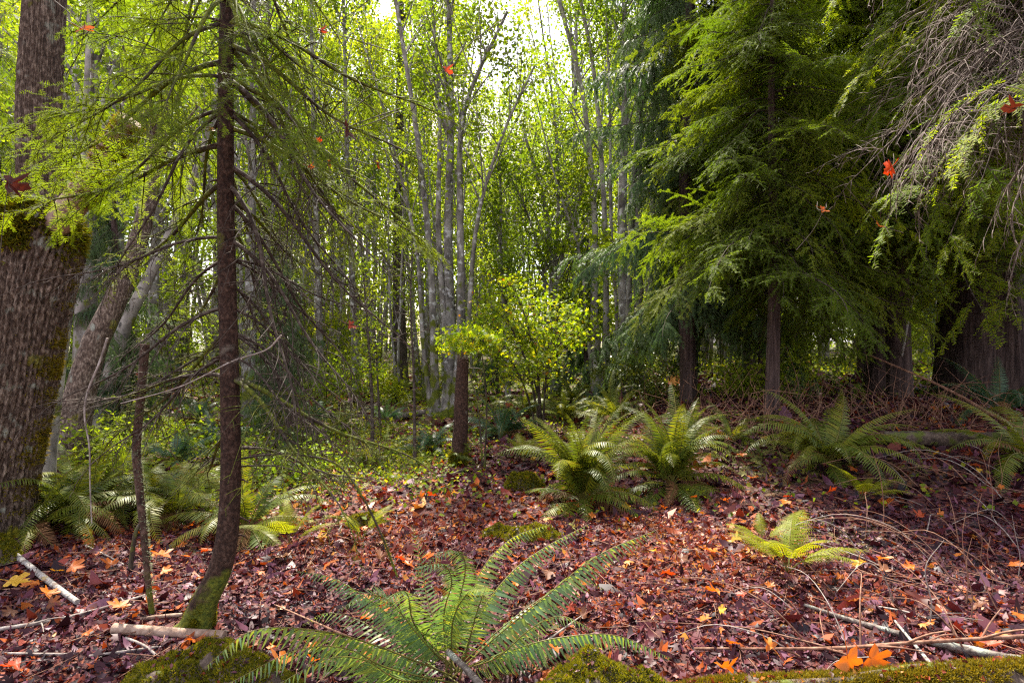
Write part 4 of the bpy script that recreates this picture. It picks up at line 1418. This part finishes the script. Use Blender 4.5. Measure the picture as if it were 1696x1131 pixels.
# pixel, pixel, depth ...; side = where the leaflets reach
near_frond([(690, 1040, 2.42), (675, 985, 2.25), (655, 982, 2.10), (625, 1010, 2.02)], (1, .35, 0), .125, 46, True, 1, lab='tall frond curling over towards the lens', droop=.45, wid=.13)
near_frond([(624, 1069, 2.22), (527, 1044, 2.02), (419, 1044, 1.88), (338, 1106, 1.78)], (.15, 1, 0), .115, 38, True, 2, droop=1.5, wid=.135)
near_frond([(649, 1108, 2.12), (575, 1074, 1.95), (492, 1076, 1.82), (378, 1132, 1.70)], (.15, 1, 0), .115, 38, False, 3, droop=1.5, wid=.135)
near_frond([(668, 1127, 2.08), (605, 1093, 1.90), (541, 1091, 1.78), (455, 1136, 1.66)], (.2, 1, 0), .118, 36, False, 4, droop=1.4, wid=.15)
near_frond([(815, 1060, 2.48), (900, 990, 2.52), (990, 920, 2.56), (1090, 876, 2.60)], (-.5, 1, .1), .115, 46, True, 5, lab='longest frond reaching out over the red litter', droop=.9, wid=.13)
near_frond([(850, 1075, 2.40), (930, 1055, 2.36), (1020, 1052, 2.34), (1112, 1090, 2.30)], (.1, 1, 0), .108, 42, False, 6, droop=1.3, wid=.15)
near_frond([(800, 1010, 2.62), (850, 945, 2.75), (905, 905, 2.85), (975, 868, 2.95)], (-.45, 1, .1), .11, 42, False, 7, droop=1.0, wid=.15)
near_frond([(770, 1020, 2.62), (800, 940, 2.78), (850, 890, 2.9), (912, 868, 3.0)], (-.45, 1, .1), .11, 42, False, 8, droop=1.0, wid=.15)
near_frond([(755, 1020, 2.52), (770, 950, 2.50), (765, 920, 2.42), (740, 912, 2.34), (705, 935, 2.28)], (1, .3, 0), .12, 46, False, 9, droop=.45, wid=.13)
near_frond([(735, 1020, 2.46), (748, 965, 2.36), (735, 935, 2.28), (700, 940, 2.22), (680, 965, 2.20)], (1, .3, 0), .12, 46, False, 10, droop=.45, wid=.13)
near_frond([(660, 1030, 2.52), (600, 985, 2.52), (545, 955, 2.52), (490, 945, 2.50)], (.3, 1, .1), .115, 42, False, 11, droop=.8, wid=.16)
near_frond([(710, 1000, 2.7), (700, 940, 2.82), (690, 900, 2.86), (682, 868, 2.88)], (1, .1, 0), .112, 30, False, 12)
near_frond([(650, 1060, 2.55), (590, 1025, 2.62), (540, 1015, 2.66), (500, 1035, 2.70)], (.2, 1, 0), .110, 32, False, 13)
near_frond([(785, 1030, 2.40), (800, 985, 2.30), (805, 970, 2.20), (800, 985, 2.10)], (1, .2, 0), .112, 34, False, 14)
near_frond([(830, 1040, 2.55), (905, 985, 2.70), (960, 960, 2.80), (1000, 975, 2.86)], (-.3, 1, 0), .105, 32, False, 16)

near_frond([(750, 1030, 2.38), (772, 985, 2.26), (790, 975, 2.16), (815, 1000, 2.10)], (1, -.2, 0), .12, 44, False, 18, droop=.5, wid=.13)
near_frond([(700, 1060, 2.36), (650, 1000, 2.28), (610, 985, 2.18), (560, 1010, 2.08)], (.5, 1, 0), .115, 42, False, 19, droop=.6, wid=.15)
near_frond([(820, 1090, 2.36), (880, 1040, 2.30), (930, 1020, 2.24), (985, 1045, 2.18)], (-.3, 1, 0), .110, 38, False, 21, droop=.7)


# lady fern: twice divided bright fronds
def lady_frond_mesh(seed):
    rs = np.random.default_rng(seed)
    pa = arch_path(rs.uniform(50, 65), rs.uniform(-25, 0), 1.1)
    (V, Q), fr = frond_geo(pa, (0, 1, 0), .27, 17, rs, s0=.28, rad=.006, droop=.15)
    m1 = MB()
    m1.add(V, Q, 1)
    for (c, dr, wv, nv, ln) in fr:
        for i in range(len(c)):
            k = 9
            q = np.linspace(.06, .98, k)
            o = c[i] + dr[i] * ln[i] * q[:, None] - nv[i] * (.12 * ln[i] * q ** 2)[:, None]
            l2 = ln[i] * .24 * (1.05 - q)
            for s_ in (1, -1):
                d2 = nrm(wv[i] * s_ + dr[i] * .5)
                w2 = np.cross(d2, nv[i])
                V_ = np.stack([o, o + d2 * l2[:, None] * .5 + w2 * l2[:, None] * .26, o + d2 * l2[:, None], o + d2 * l2[:, None] * .5 - w2 * l2[:, None] * .26], 1)
                m1.add(V_.reshape(-1, 3), np.arange(k * 4).reshape(-1, 4))
    return m1.mesh('frond', [M['lady_fern'], M['rachis']])


LF = [lady_frond_mesh(500 + i) for i in range(3)]
for (lab, px, py, n, L, sd) in [('bright yellow green lady fern standing alone on the red litter', 1305, 950, 9, .56, 1), ('low pale green lady fern under the wide spreading fern', 1425, 830, 6, .42, 2),
                               ('thin pale green lady fern on the litter left of the bright one', 1262, 905, 4, .34, 3), ('low green lady fern beside the arching mossy twig', 600, 895, 6, .36, 4),
                               ('pale lady fern before the blue green fern', 868, 765, 7, .55, 5), ('yellow green lady fern right of the near spruce', 480, 905, 5, .45, 6)]:
    rs = np.random.default_rng(900 + sd)
    t = thing('lady_fern', lab, 'fern', G(px, py), 'lady ferns')
    for i in range(n):
        link('frond', LF[i % 3], t, Matrix.Rotation(i * 2.4 + rs.normal(0, .3), 4, 'Z') @ Matrix.Rotation(R(rs.uniform(-22, 10)), 4, 'Y') @ Matrix.Scale(L * rs.uniform(.75, 1.15), 4))

# ------------------------------------------------------------------ mossy mounds and the mossy log in front
def mound(label, c, rx, ry, h, seed, n=15000, size=.014):
    rs = np.random.default_rng(seed)
    c = np.array([c[0], c[1], float(H(c[0], c[1]))])
    t = thing('mossy_mound', label, 'mound', c)
    nr, na = 16, 40
    rr = np.linspace(0, 1.15, nr)
    aa = np.linspace(0, 2 * PI, na, endpoint=False)

    def surf(r_, a_):
        x, y = rx * r_ * np.cos(a_), ry * r_ * np.sin(a_)
        z = h * np.clip(1 - r_ ** 3.0, -.25, 1) * (1 + .16 * np.sin(3 * a_ + seed) * r_) + .028 * np.sin(17 * x + seed) * np.sin(15 * y) + .018 * np.sin(47 * x) * np.sin(43 * y + 1)
        return np.stack([x, y, z], -1)
    RR, AA = np.meshgrid(rr, aa, indexing='ij')
    V = surf(RR, AA).reshape(-1, 3)
    i_ = np.arange(nr * na).reshape(nr, na)
    m1 = MB()
    m1.add(V, np.stack([i_[:-1], i_[1:], np.roll(i_[1:], -1, 1), np.roll(i_[:-1], -1, 1)], -1).reshape(-1, 4))
    m1.obj('body', M['rotten'], t, True)
    r_ = np.sqrt(rs.uniform(0, 1.1, n))
    a_ = rs.uniform(0, 2 * PI, n)
    bald = np.sin(9 * r_ * np.cos(a_) + seed) * np.sin(8 * r_ * np.sin(a_) + 2 * seed) > .86
    r_, a_ = r_[~bald], a_[~bald]
    p_ = surf(r_, a_)
    e = 1e-3
    nv = nrm(np.cross(surf(r_ + e, a_) - p_, surf(r_, a_ + e) - p_))
    m2 = MB()
    m2.add(*moss_tufts(p_, nv, size, rs))
    m2.obj('moss', M['moss'], t)
    k_ = n // 60                                     # leaf crumbs and needles caught in the moss
    r_ = np.sqrt(rs.uniform(0, 1.1, k_))
    a_ = rs.uniform(0, 2 * PI, k_)
    m3 = MB()
    m3.add(*leafs(surf(r_, a_) + np.array([0, 0, size * .9]), .022, rs, up=.6, asp=.3))
    tag(m3.obj('leaf_crumbs', M['litter'], t), kind='stuff')
    return t


mound('rounded mossy mound at the foot of the near spruce', (-1.20, 2.20), .38, .27, .19, 1)
mound('dark mossy mound under the low frond right of the big fern', (.34, 2.16), .37, .22, .215, 2)
mound('mossy root swelling at the foot of the burled maple', (gm[0] - .12, gm[1] - .48), .45, .25, .16, 3, 9000, .02)
mound('small mossy hump behind the open litter left of the large dark fern', tuple(G(868, 808)[:2]), .20, .14, .14, 4, 4000, .022)
mound('flat mossy patch between the big fern and the large dark fern', tuple(G(862, 888)[:2]), .30, .16, .05, 5, 4500, .018)
mound('low mossy hump in the litter by the arching twig', tuple(G(605, 868)[:2]), .14, .10, .07, 6, 2500, .018)


def stick(name, label, pts, r0, r1, mat, cat='stick', group=None, k=9, n=16, amp=.07, seed=0, twigs=0):
    """pts: ground pixels, or (px, py, Y) for a raised end"""
    w = []
    for q in pts:
        if len(q) == 2:
            g = G(*q)
            w.append(g + np.array([0, 0, max(r0, r1) * .7 + .006]))
        else:
            w.append(P(*q))
    w = np.array(w)
    o = w[0].copy()
    root = None
    if twigs:
        root = thing(name, label, cat, o, group)
        tube_obj('stem', w, r0, r1, mat, root, k=k, n=n, off=o, amp=amp, seed=seed)
        rs = np.random.default_rng(seed + 1)
        pa = spline(w, 20) - o
        for i in range(twigs):
            j = rs.integers(4, 18)
            d = nrm(nrm(pa[j + 1] - pa[j]) + rs.normal(0, .6, 3) + np.array([0, 0, .3]))
            l_ = rs.uniform(.08, .3)
            tube_obj('twig', [pa[j], pa[j] + d * l_ * .5 + np.array([0, 0, .01]), pa[j] + d * l_], r1 * .7, r1 * .25, mat, root, k=4, n=6, cap=False)
        return root
    ob, _ = tube_obj(name, w, r0, r1, mat, None, k=k, n=n, off=o, amp=amp, seed=seed)
    ob.location = o
    return tag(ob, label, cat, group)


ml = thing('mossy_log', 'moss covered log lying along the near edge under the orange leaves', 'log', P(1400, 1125, 2.3))
lo = P(1400, 1125, 2.3)
lpath = spline([P(1085, 1172, 2.3), P(1200, 1152, 2.28), P(1400, 1146, 2.3), P(1560, 1136, 2.28), P(1800, 1124, 2.25)], 30) - lo
V, Q, tri = rough_tube(lpath, np.linspace(.05, .075, 30), 20, .17, seed=4)
m1 = MB()
m1.add(V, Q)
m1.add(V, tri)
m1.obj('wood', M['rotten'], ml, True)
m1 = MB()
pp_, nn_ = tube_samples(lpath, np.linspace(.056, .082, 30), 11000, rs, 0, 1, side=(0, -.4, 1.2))
kp = np.sin(13 * pp_[:, 0]) + .8 * np.sin(31 * pp_[:, 0] + 1) + .5 * np.sin(40 * pp_[:, 2]) < 1.75
pp_, nn_ = pp_[kp], nn_[kp]
m1.add(*moss_tufts(pp_, nn_, .017, rs))
m1.obj('moss', M['sunlit_gold_moss'], ml)
m1 = MB()
pp_, nn_ = tube_samples(lpath, np.linspace(.064, .092, 30), 170, rs, 0, 1, side=(0, -.4, 1.6))
m1.add(*leafs(pp_, .03, rs, up=.6, asp=.3))
tag(m1.obj('leaf_crumbs', M['litter_warm'], ml), kind='stuff')

stick('fallen_stick', 'white lichened stick lying on the litter at the picture edge', [(25, 925), (75, 965), (128, 1004)], .020, .014, 'birch_stick', k=12, amp=.05, seed=1)
stick('fallen_stick', 'long thin grey stick below the white lichened stick', [(-20, 1050), (90, 1032), (180, 1008), (240, 990)], .010, .007, 'grey_twig', seed=2, twigs=3)
stick('fallen_stick', 'smooth brown log end poking out by the mossy mound', [(188, 1050), (270, 1054), (372, 1062)], .026, .022, 'log_wood', k=14, amp=.05, seed=3)
stick('fallen_stick', 'short tan stick at the foot of the broken sapling', [(232, 1030), (270, 1026), (302, 1022)], .009, .011, 'log_wood', seed=4)
stick('fallen_stick', 'thin grey stick lowest on the litter', [(8, 1086), (60, 1088), (122, 1088)], .005, .006, 'grey_twig', seed=5)
stick('fallen_stick', 'thin straight grey stick pointing at the brown log end', [(148, 1090), (205, 1084), (262, 1076)], .005, .006, 'grey_twig', seed=6)
stick('fallen_stick', 'curved grey twig resting against the brown log end', [(208, 1056, 2.72), (238, 1068, 2.62), (262, 1092)], .006, .005, 'grey_twig', seed=7)
stick('fallen_stick', 'pale twig behind the orange leaves by the mossy roots', [(140, 905), (170, 920), (205, 938)], .006, .004, 'grey_twig', seed=8)
stick('fallen_branch', 'long reddish brown branch lying across behind the big orange leaves', [(1150, 1080), (1290, 1074, 2.62), (1400, 1072, 2.58), (1510, 1064, 2.56), (1720, 1052, 2.5)], .005, .0095, 'red_twig', 'branch', seed=9, n=26, twigs=7)
stick('fallen_stick', 'straight white stick slanting down to the mossy log', [(1482, 1032), (1530, 1085, 2.5), (1585, 1150, 2.3)], .006, .008, 'birch_stick', seed=10)
stick('fallen_stick', 'lichen covered grey stick pointing at the big orange leaves', [(1332, 1008), (1400, 1030), (1490, 1056)], .008, .016, 'lichen_wood', seed=11, amp=.12)
stick('fallen_stick', 'thick lichened grey branch half sunk behind the mossy log', [(1540, 1070), (1620, 1090), (1710, 1110)], .020, .024, 'lichen_wood', seed=12, amp=.12)
stick('fallen_stick', 'pale forked twig lying on the litter above the grey lichened stick', [(1455, 1008), (1500, 1016), (1555, 1034)], .006, .004, 'grey_twig', seed=13, twigs=3)
stick('fallen_stick', 'reddish cane running into the big fern', [(455, 1005), (540, 1038, 2.62), (600, 1065, 2.5), (655, 1098, 2.42)], .0035, .006, 'red_twig', seed=14)
stick('fallen_stick', 'thick sawn grey stick slanting out of the big fern', [(742, 1078, 2.36), (770, 1105, 2.25), (812, 1150, 2.1)], .012, .014, 'lichen_wood', seed=15)
stick('fallen_stick', 'purplish stick lying beneath the longest frond', [(880, 1080, 2.5), (920, 1050, 2.52), (965, 1022)], .006, .003, 'grey_twig', seed=16)
stick('fallen_stick', 'dark stick by the foot of the short reddish trunk', [(702, 800), (740, 790), (782, 776)], .014, .018, 'rotten', seed=17)
stick('fallen_log', 'dark log lying on the rise beside the wide spreading fern', [(1462, 736), (1560, 738), (1720, 744)], .07, .085, 'rotten', 'log', seed=18, k=16, n=24, amp=.09)
stick('fallen_log', 'pale fallen log beneath the grey alder clump', [(640, 700), (690, 690), (738, 684)], .05, .07, 'lichen_wood', 'log', seed=19, k=12)
stick('fallen_log', 'longer dark fallen log reaching into the low green plants', [(560, 690), (620, 694), (690, 692)], .04, .05, 'rotten', 'log', seed=20, k=12)
stick('fallen_log', 'dark rotten log in the low green plants behind the spruce twigs', [(455, 735), (510, 728), (575, 716)], .09, .06, 'rotten', 'log', seed=21, k=14, amp=.1)
stick('leaning_pole', 'thin dead pole leaning down past the foot of the huge trunk', [(1440, 588, 7.2), (1560, 640, 6.4), (1650, 690, 5.6), (1740, 735, 5.0)], .010, .022, 'red_twig', 'dead pole', seed=22, n=20)
stick('leaning_pole', 'pale thin dead pole standing between the leaning conifer and the huge trunk', [(1480, 652), (1495, 580, 8.0), (1512, 490, 8.0)], .022, .012, 'birch_stick', 'dead pole', seed=23)

# bare canes on the right: individuals, alike
rs = np.random.default_rng(77)
cane_places = [('over the shaded litter beside the dark log', 1500, 1700, 760, 850), ('over the litter right of the bright lady fern', 1420, 1690, 860, 960), ('above the lichened sticks near the mossy log', 1290, 1690, 980, 1090)]
for i in range(66):
    lab, x0, x1, y0, y1 = cane_places[i % 3]
    g = G(rs.uniform(x0, x1), rs.uniform(y0, y1))
    l_ = rs.uniform(.35, 1.0)
    a = rs.normal(PI * .8, .7)
    up = rs.uniform(.05, .75)
    d = np.array([math.cos(a), math.sin(a) * .8, 0])
    pts = [np.zeros(3), d * l_ * .25 + np.array([0, 0, up * l_ * .45]), d * l_ * .6 + np.array([rs.normal(0, .03), 0, up * l_ * .65]), d * l_ * 1.0 + np.array([0, 0, up * l_ * (.5 if up > .3 else .1)])]
    if rs.uniform() < .22:
        pts = [np.zeros(3), np.array([.01, 0, l_ * .2]), np.array([-.02, 0, l_ * .45]), np.array([rs.normal(0, .05), 0, l_ * .65])]
    ob, _ = tube_obj('bare_cane', pts, rs.uniform(.0026, .0052), .0014, 'red_twig' if rs.uniform() < .7 else 'grey_twig', None, k=4, n=12, cap=False)
    ob.location = g
    tag(ob, ('low creeping' if up < .2 else 'low arching' if up < .45 else 'high arching') + (' long' if l_ > .68 else ' short') + ' bare cane ' + lab, 'cane', 'bare canes over the litter')
# tangle of dry twigs under the conifers
for (lab, px, py, sd) in [('tangle of dry brown twigs at the foot of the young hemlock', 1245, 715, 1), ('tangle of dry grey twigs left of the leaning dark conifer', 1400, 690, 2), ('tangle of dry twigs before the huge dark trunk', 1560, 700, 3), ('tangle of dry twigs at the foot of the red cedar', 1140, 700, 4)]:
    rs = np.random.default_rng(sd)
    g = G(px, py)
    m_ = 90
    a = rs.uniform(0, 2 * PI, m_)
    el = rs.uniform(.05, 1.2, m_)
    l_ = rs.uniform(.25, .9, m_)
    o = np.stack([rs.normal(0, .45, m_), rs.normal(0, .35, m_), np.zeros(m_)], -1)
    o[:, 2] = H(o[:, 0] + g[0], o[:, 1] + g[1]) - g[2]
    d = np.stack([np.cos(a) * np.cos(el), np.sin(a) * np.cos(el), np.sin(el)], -1)
    u = np.linspace(0, 1, 6)
    pp = o[:, None] + l_[:, None, None] * (d[:, None] * u[None, :, None] + rs.normal(0, .12, (m_, 1, 3)) * np.sin(u * 4)[None, :, None])
    pp[:, :, 2] = np.maximum(pp[:, :, 2], o[:, None, 2])
    m1 = MB()
    m1.add(*tubes(pp, np.outer(rs.uniform(.0025, .006, m_), np.linspace(1, .3, 6)), 4))
    ob = m1.obj('dry_brush', M['red_twig'])
    ob.location = g
    tag(ob, lab, 'brushwood', kind='stuff')

# leafy bushes by the pale clump
def bush(label, base, h, w, n, seed, mat='bush_leaf', size=.06):
    rs = np.random.default_rng(seed)
    t = thing('bush', label, 'bush', base)
    ns = 9
    a = rs.uniform(0, 2 * PI, ns)
    u = np.linspace(0, 1, 6)
    pp = np.stack([np.cos(a)[:, None] * w * u ** 1.2, np.sin(a)[:, None] * w * u ** 1.2, h * np.sin(u * 1.4)[None] * rs.uniform(.6, 1.1, (ns, 1))], -1)
    m1 = MB()
    m1.add(*tubes(pp, np.outer(np.full(ns, .008), np.linspace(1, .3, 6)), 5))
    m1.obj('stem', M['dark_bark'], t)
    m2 = MB()
    sites = pp[:, 1:].reshape(-1, 3)
    m2.add(*leaf_cloud(sites, n // len(sites), w * .22, size, rs, up=.6, floor=.02))
    m2.obj('foliage', M[mat], t)
    return t


bush('glossy green bush at the feet of the tall pale stems', G(1080, 672), .95, .6, 1300, 1)
bush('green bush left of the tall pale stems', G(1015, 668), .8, .6, 1000, 2)
bush('bright green bush beneath the leaning trunk', G(210, 775), .5, .8, 1300, 3, 'far_leaf', .05)
bush('green bush right behind the near spruce', G(455, 800), .35, .6, 1000, 4, 'far_leaf', .045)
bush('green bush far behind the low green plants', G(540, 672), .9, 1.0, 1500, 5, 'far_leaf', .07)
bush('pale leaved bush beyond the fallen logs', G(660, 668), .8, .9, 1200, 6, 'far_leaf', .07)
bush('yellow green bush in the light behind the young hemlock', G(1230, 660), .6, .8, 1200, 7, 'far_leaf', .06)

# ------------------------------------------------------------------ fallen maple leaves
def maple_leaf_mesh(name, seed, curl):
    rs = np.random.default_rng(seed)
    lob = [(0, 1.0), (14, .72), (20, .78), (30, .42), (40, .70), (52, .92), (62, .66), (72, .40), (88, .52), (105, .62), (120, .40), (150, .22), (176, .16)]
    th = [a for a, _ in lob] + [360 - a for a, _ in lob[:0:-1]]
    rr = [r_ for _, r_ in lob] + [r_ for _, r_ in lob[:0:-1]]
    th = np.radians(np.array(th) + rs.normal(0, 2.5, len(th)))
    rr = np.array(rr) * rs.uniform(.88, 1.1, len(rr)) * .5
    k = len(th)
    ph, ax = rs.uniform(0, 6), rs.uniform(0, PI)

    def zed(x, y):
        q = x * math.cos(ax) + y * math.sin(ax)
        return curl * (1.5 * q ** 2 + .5 * np.hypot(x, y) * np.sin(3 * np.arctan2(y, x) + ph) * .7)
    x, y = rr * np.cos(th), rr * np.sin(th)
    xi, yi = .5 * x, .5 * y
    V = np.concatenate([np.stack([x, y, zed(x, y) + rs.normal(0, .02, k)], -1), np.stack([xi, yi, zed(xi, yi)], -1), [[0, 0, 0]]])
    m1 = MB()
    F4 = [(j, (j + 1) % k, k + (j + 1) % k, k + j) for j in range(k)]
    F3 = [(2 * k, k + j, k + (j + 1) % k) for j in range(k)]
    m1.add(V, F3)
    m1.f.append((np.array(F4), 0))
    sp = spline([(-.02, 0, .0), (-.25, .02, .03), (-.5, .08, .02)], 6)
    m1.add(*tubes(sp, np.full(6, .009), 3))
    return m1


LEAF = {}
for nm in ('orange', 'red', 'yellow', 'brown', 'pale', 'maroon', 'scarlet'):
    LEAF[nm] = [maple_leaf_mesh('maple_leaf', 600 + i, c).mesh('maple_leaf', M['leaf_' + nm], False) for i, c in enumerate((.2, .38, .6, .9))]

marks = [('near the white lichened stick', G(80, 970)), ('around the foot of the near spruce', G(350, 960)), ('around the bright lady fern', G(1322, 945)), ('in front of the large dark fern', G(930, 900)), ('below the wide spreading fern', G(1390, 830)),
         ('in the clearing behind the big fern', G(640, 850)), ('among the sticks beside the mossy log', G(1450, 1050)), ('in the shade by the dark log', G(1600, 790)), ('right of the big fern', G(1100, 1000)), ('near the thin saplings', G(600, 790)),
         ('among the ferns by the burled maple', G(190, 860))]
rs = np.random.default_rng(55)
adj = {'orange': 'orange', 'red': 'deep red', 'yellow': 'yellow', 'brown': 'withered brown', 'pale': 'pale buff'}
cnt = 0
while cnt < 285:
    x, y = scatter_ground(1, 2.45, 7.5, rs, margin=1.0, power=1.3)
    x, y = float(x[0]), float(y[0])
    px, py = CX + FPX * x / y, CY + FPX * (CAM_Z - H(x, y)) / y
    if not (0 < px < 1696 and py < 1131):
        continue
    if (x + .25) ** 2 + (y - 2.4) ** 2 < .12 or x < -2.5 and y > 4.6:
        continue
    c = str(rs.choice(['orange', 'red', 'yellow', 'brown', 'pale'], p=[.50, .18, .05, .19, .08]))
    k = int(rs.integers(0, 4))
    dd = [(mk[1][0] - x) ** 2 + (mk[1][1] - y) ** 2 for mk in marks]
    s_ = rs.uniform(.07, .16)
    lab = ('large ' if s_ > .128 else 'small ' if s_ < .095 else '') + adj[c] + ' maple leaf ' + ('lying flat ' if k < 2 else 'curled up ') + marks[int(np.argmin(dd))][0]
    o = link('maple_leaf', LEAF[c][k], None, Matrix.Translation((x, y, float(H(x, y)) + .022 + .02 * rs.uniform())) @ Matrix.Rotation(rs.uniform(0, 6.28), 4, 'Z') @ Matrix.Rotation(rs.normal(0, .35), 4, 'Y') @ Matrix.Rotation(rs.normal(0, .35), 4, 'X') @ Matrix.Scale(s_, 4))
    tag(o, lab, 'leaf', 'fallen maple leaves')
    cnt += 1


def one_leaf(col, k, pos, s, rx, ry, rz, label):
    o = link('maple_leaf', LEAF[col][k], None, Matrix.Translation([float(c) for c in pos]) @ Matrix.Rotation(rz, 4, 'Z') @ Matrix.Rotation(ry, 4, 'Y') @ Matrix.Rotation(rx, 4, 'X') @ Matrix.Scale(s, 4))
    if pos[2] > 1.2:                                  # caught on a thin twig of the bough above it
        rr2 = np.random.default_rng(int(abs(pos[0]) * 1000))
        p0 = np.array([float(c) for c in pos])
        for q_ in range(3):
            d = np.array([rr2.normal(0, .6), rr2.normal(.2, .4), rr2.uniform(.15, .8) if q_ < 2 else -.3])
            d = d / np.linalg.norm(d) * rr2.uniform(.14, .42)
            a_ = p0 - d * .18
            pts = np.array([a_, p0 + d * .4 + rr2.normal(0, .012, 3), p0 + d])
            m1 = MB()
            m1.add(*tubes(spline(pts, 8), np.linspace(.0012, .0026, 8), 4))
            tw = m1.obj('caught_twig', M['twig_bark'], o)
            tw.matrix_parent_inverse = o.matrix_basis.inverted()
    return tag(o, label, 'leaf', 'single maple leaves that stand out')


one_leaf('orange', 2, P(1404, 1092, 2.34), .24, 1.25, 1.25, .25, 'big glowing orange leaf hooked upright on the long reddish branch')
one_leaf('orange', 1, P(1444, 1090, 2.38), .20, 1.2, .55, -.15, 'second big orange leaf hanging right of the glowing upright one')
one_leaf('scarlet', 1, P(1475, 278, 3.6), .18, 1.2, .2, 1.5, 'scarlet leaf caught high in the conifer boughs')
one_leaf('orange', 2, P(1362, 347, 3.8), .11, .9, .3, .2, 'small orange leaf caught in the conifer left of the scarlet leaf')
one_leaf('orange', 2, P(1455, 372, 3.7), .09, .9, .3, .8, 'dull orange leaf caught below the scarlet leaf')
one_leaf('maroon', 3, P(1680, 180, 2.9), .14, .4, .2, 3.2, 'curled dark brown leaf at the picture edge among dead twigs')
one_leaf('orange', 2, P(918, 1072, 2.34), .085, .3, .2, 1.0, 'orange leaf resting on the low frond over the dark mound')
one_leaf('orange', 2, P(136, 48, 2.5), .11, .9, .3, .1, 'orange leaf caught high in the spruce before the maple trunk')
one_leaf('maroon', 3, P(16, 305, 2.4), .15, 1.4, .1, 1.2, 'dark maroon withered leaf hanging before the maple burl')
one_leaf('red', 3, P(530, 50, 2.6), .07, 1.1, .3, .5, 'small red leaf caught highest in the spruce twigs')
one_leaf('red', 3, P(738, 116, 2.8), .09, 1.2, .2, .9, 'red leaf caught in the outermost spruce twigs')
one_leaf('maroon', 2, P(574, 214, 2.5), .13, 1.4, .1, 1.5, 'dark green brown leaf hanging like a bat in the spruce twigs')
one_leaf('scarlet', 3, P(525, 232, 2.6), .05, 1.2, .1, .6, 'tiny scarlet leaf beside the dark hanging leaf')
one_leaf('red', 3, P(545, 270, 2.6), .06, 1.2, .2, 2.2, 'crumpled red leaf just below the tiny scarlet leaf')
one_leaf('orange', 3, P(512, 276, 2.7), .055, 1.0, .2, .3, 'small orange leaf among bare twigs by the crumpled red leaf')
one_leaf('red', 3, P(625, 271, 2.7), .06, 1.2, .5, 1.9, 'purple red leaf out on a right hand spruce branch')
one_leaf('red', 2, P(580, 538, 2.7), .08, 1.0, .3, .8, 'red orange leaf low in the hanging spruce twigs')
one_leaf('orange', 2, P(348, 214, 2.8), .05, 1.0, .3, .8, 'small orange leaf just left of the spruce trunk')
one_leaf('yellow', 1, P(20, 962, 3.2), .20, .1, .15, .3, 'large yellow leaf beside the white lichened stick')
one_leaf('orange', 1, P(120, 938, 3.5), .16, .35, .1, .2, 'flame orange leaf lying above the white lichened stick')
one_leaf('orange', 2, P(268, 918, 3.7), .18, .35, .1, 2.2, 'flame orange leaf behind the broken sapling')
one_leaf('brown', 2, P(40, 1110, 2.5), .22, .3, .1, 2.0, 'large rust brown leaf at the lowest corner by the thin grey stick')
one_leaf('pale', 1, P(1350, 1062, 2.75), .15, .1, .1, 2.9, 'pale buff leaf left of the big glowing orange leaf')
one_leaf('maroon', 2, P(1520, 990, 2.95), .2, .15, .1, .3, 'dark red leaf under the pale forked twig')
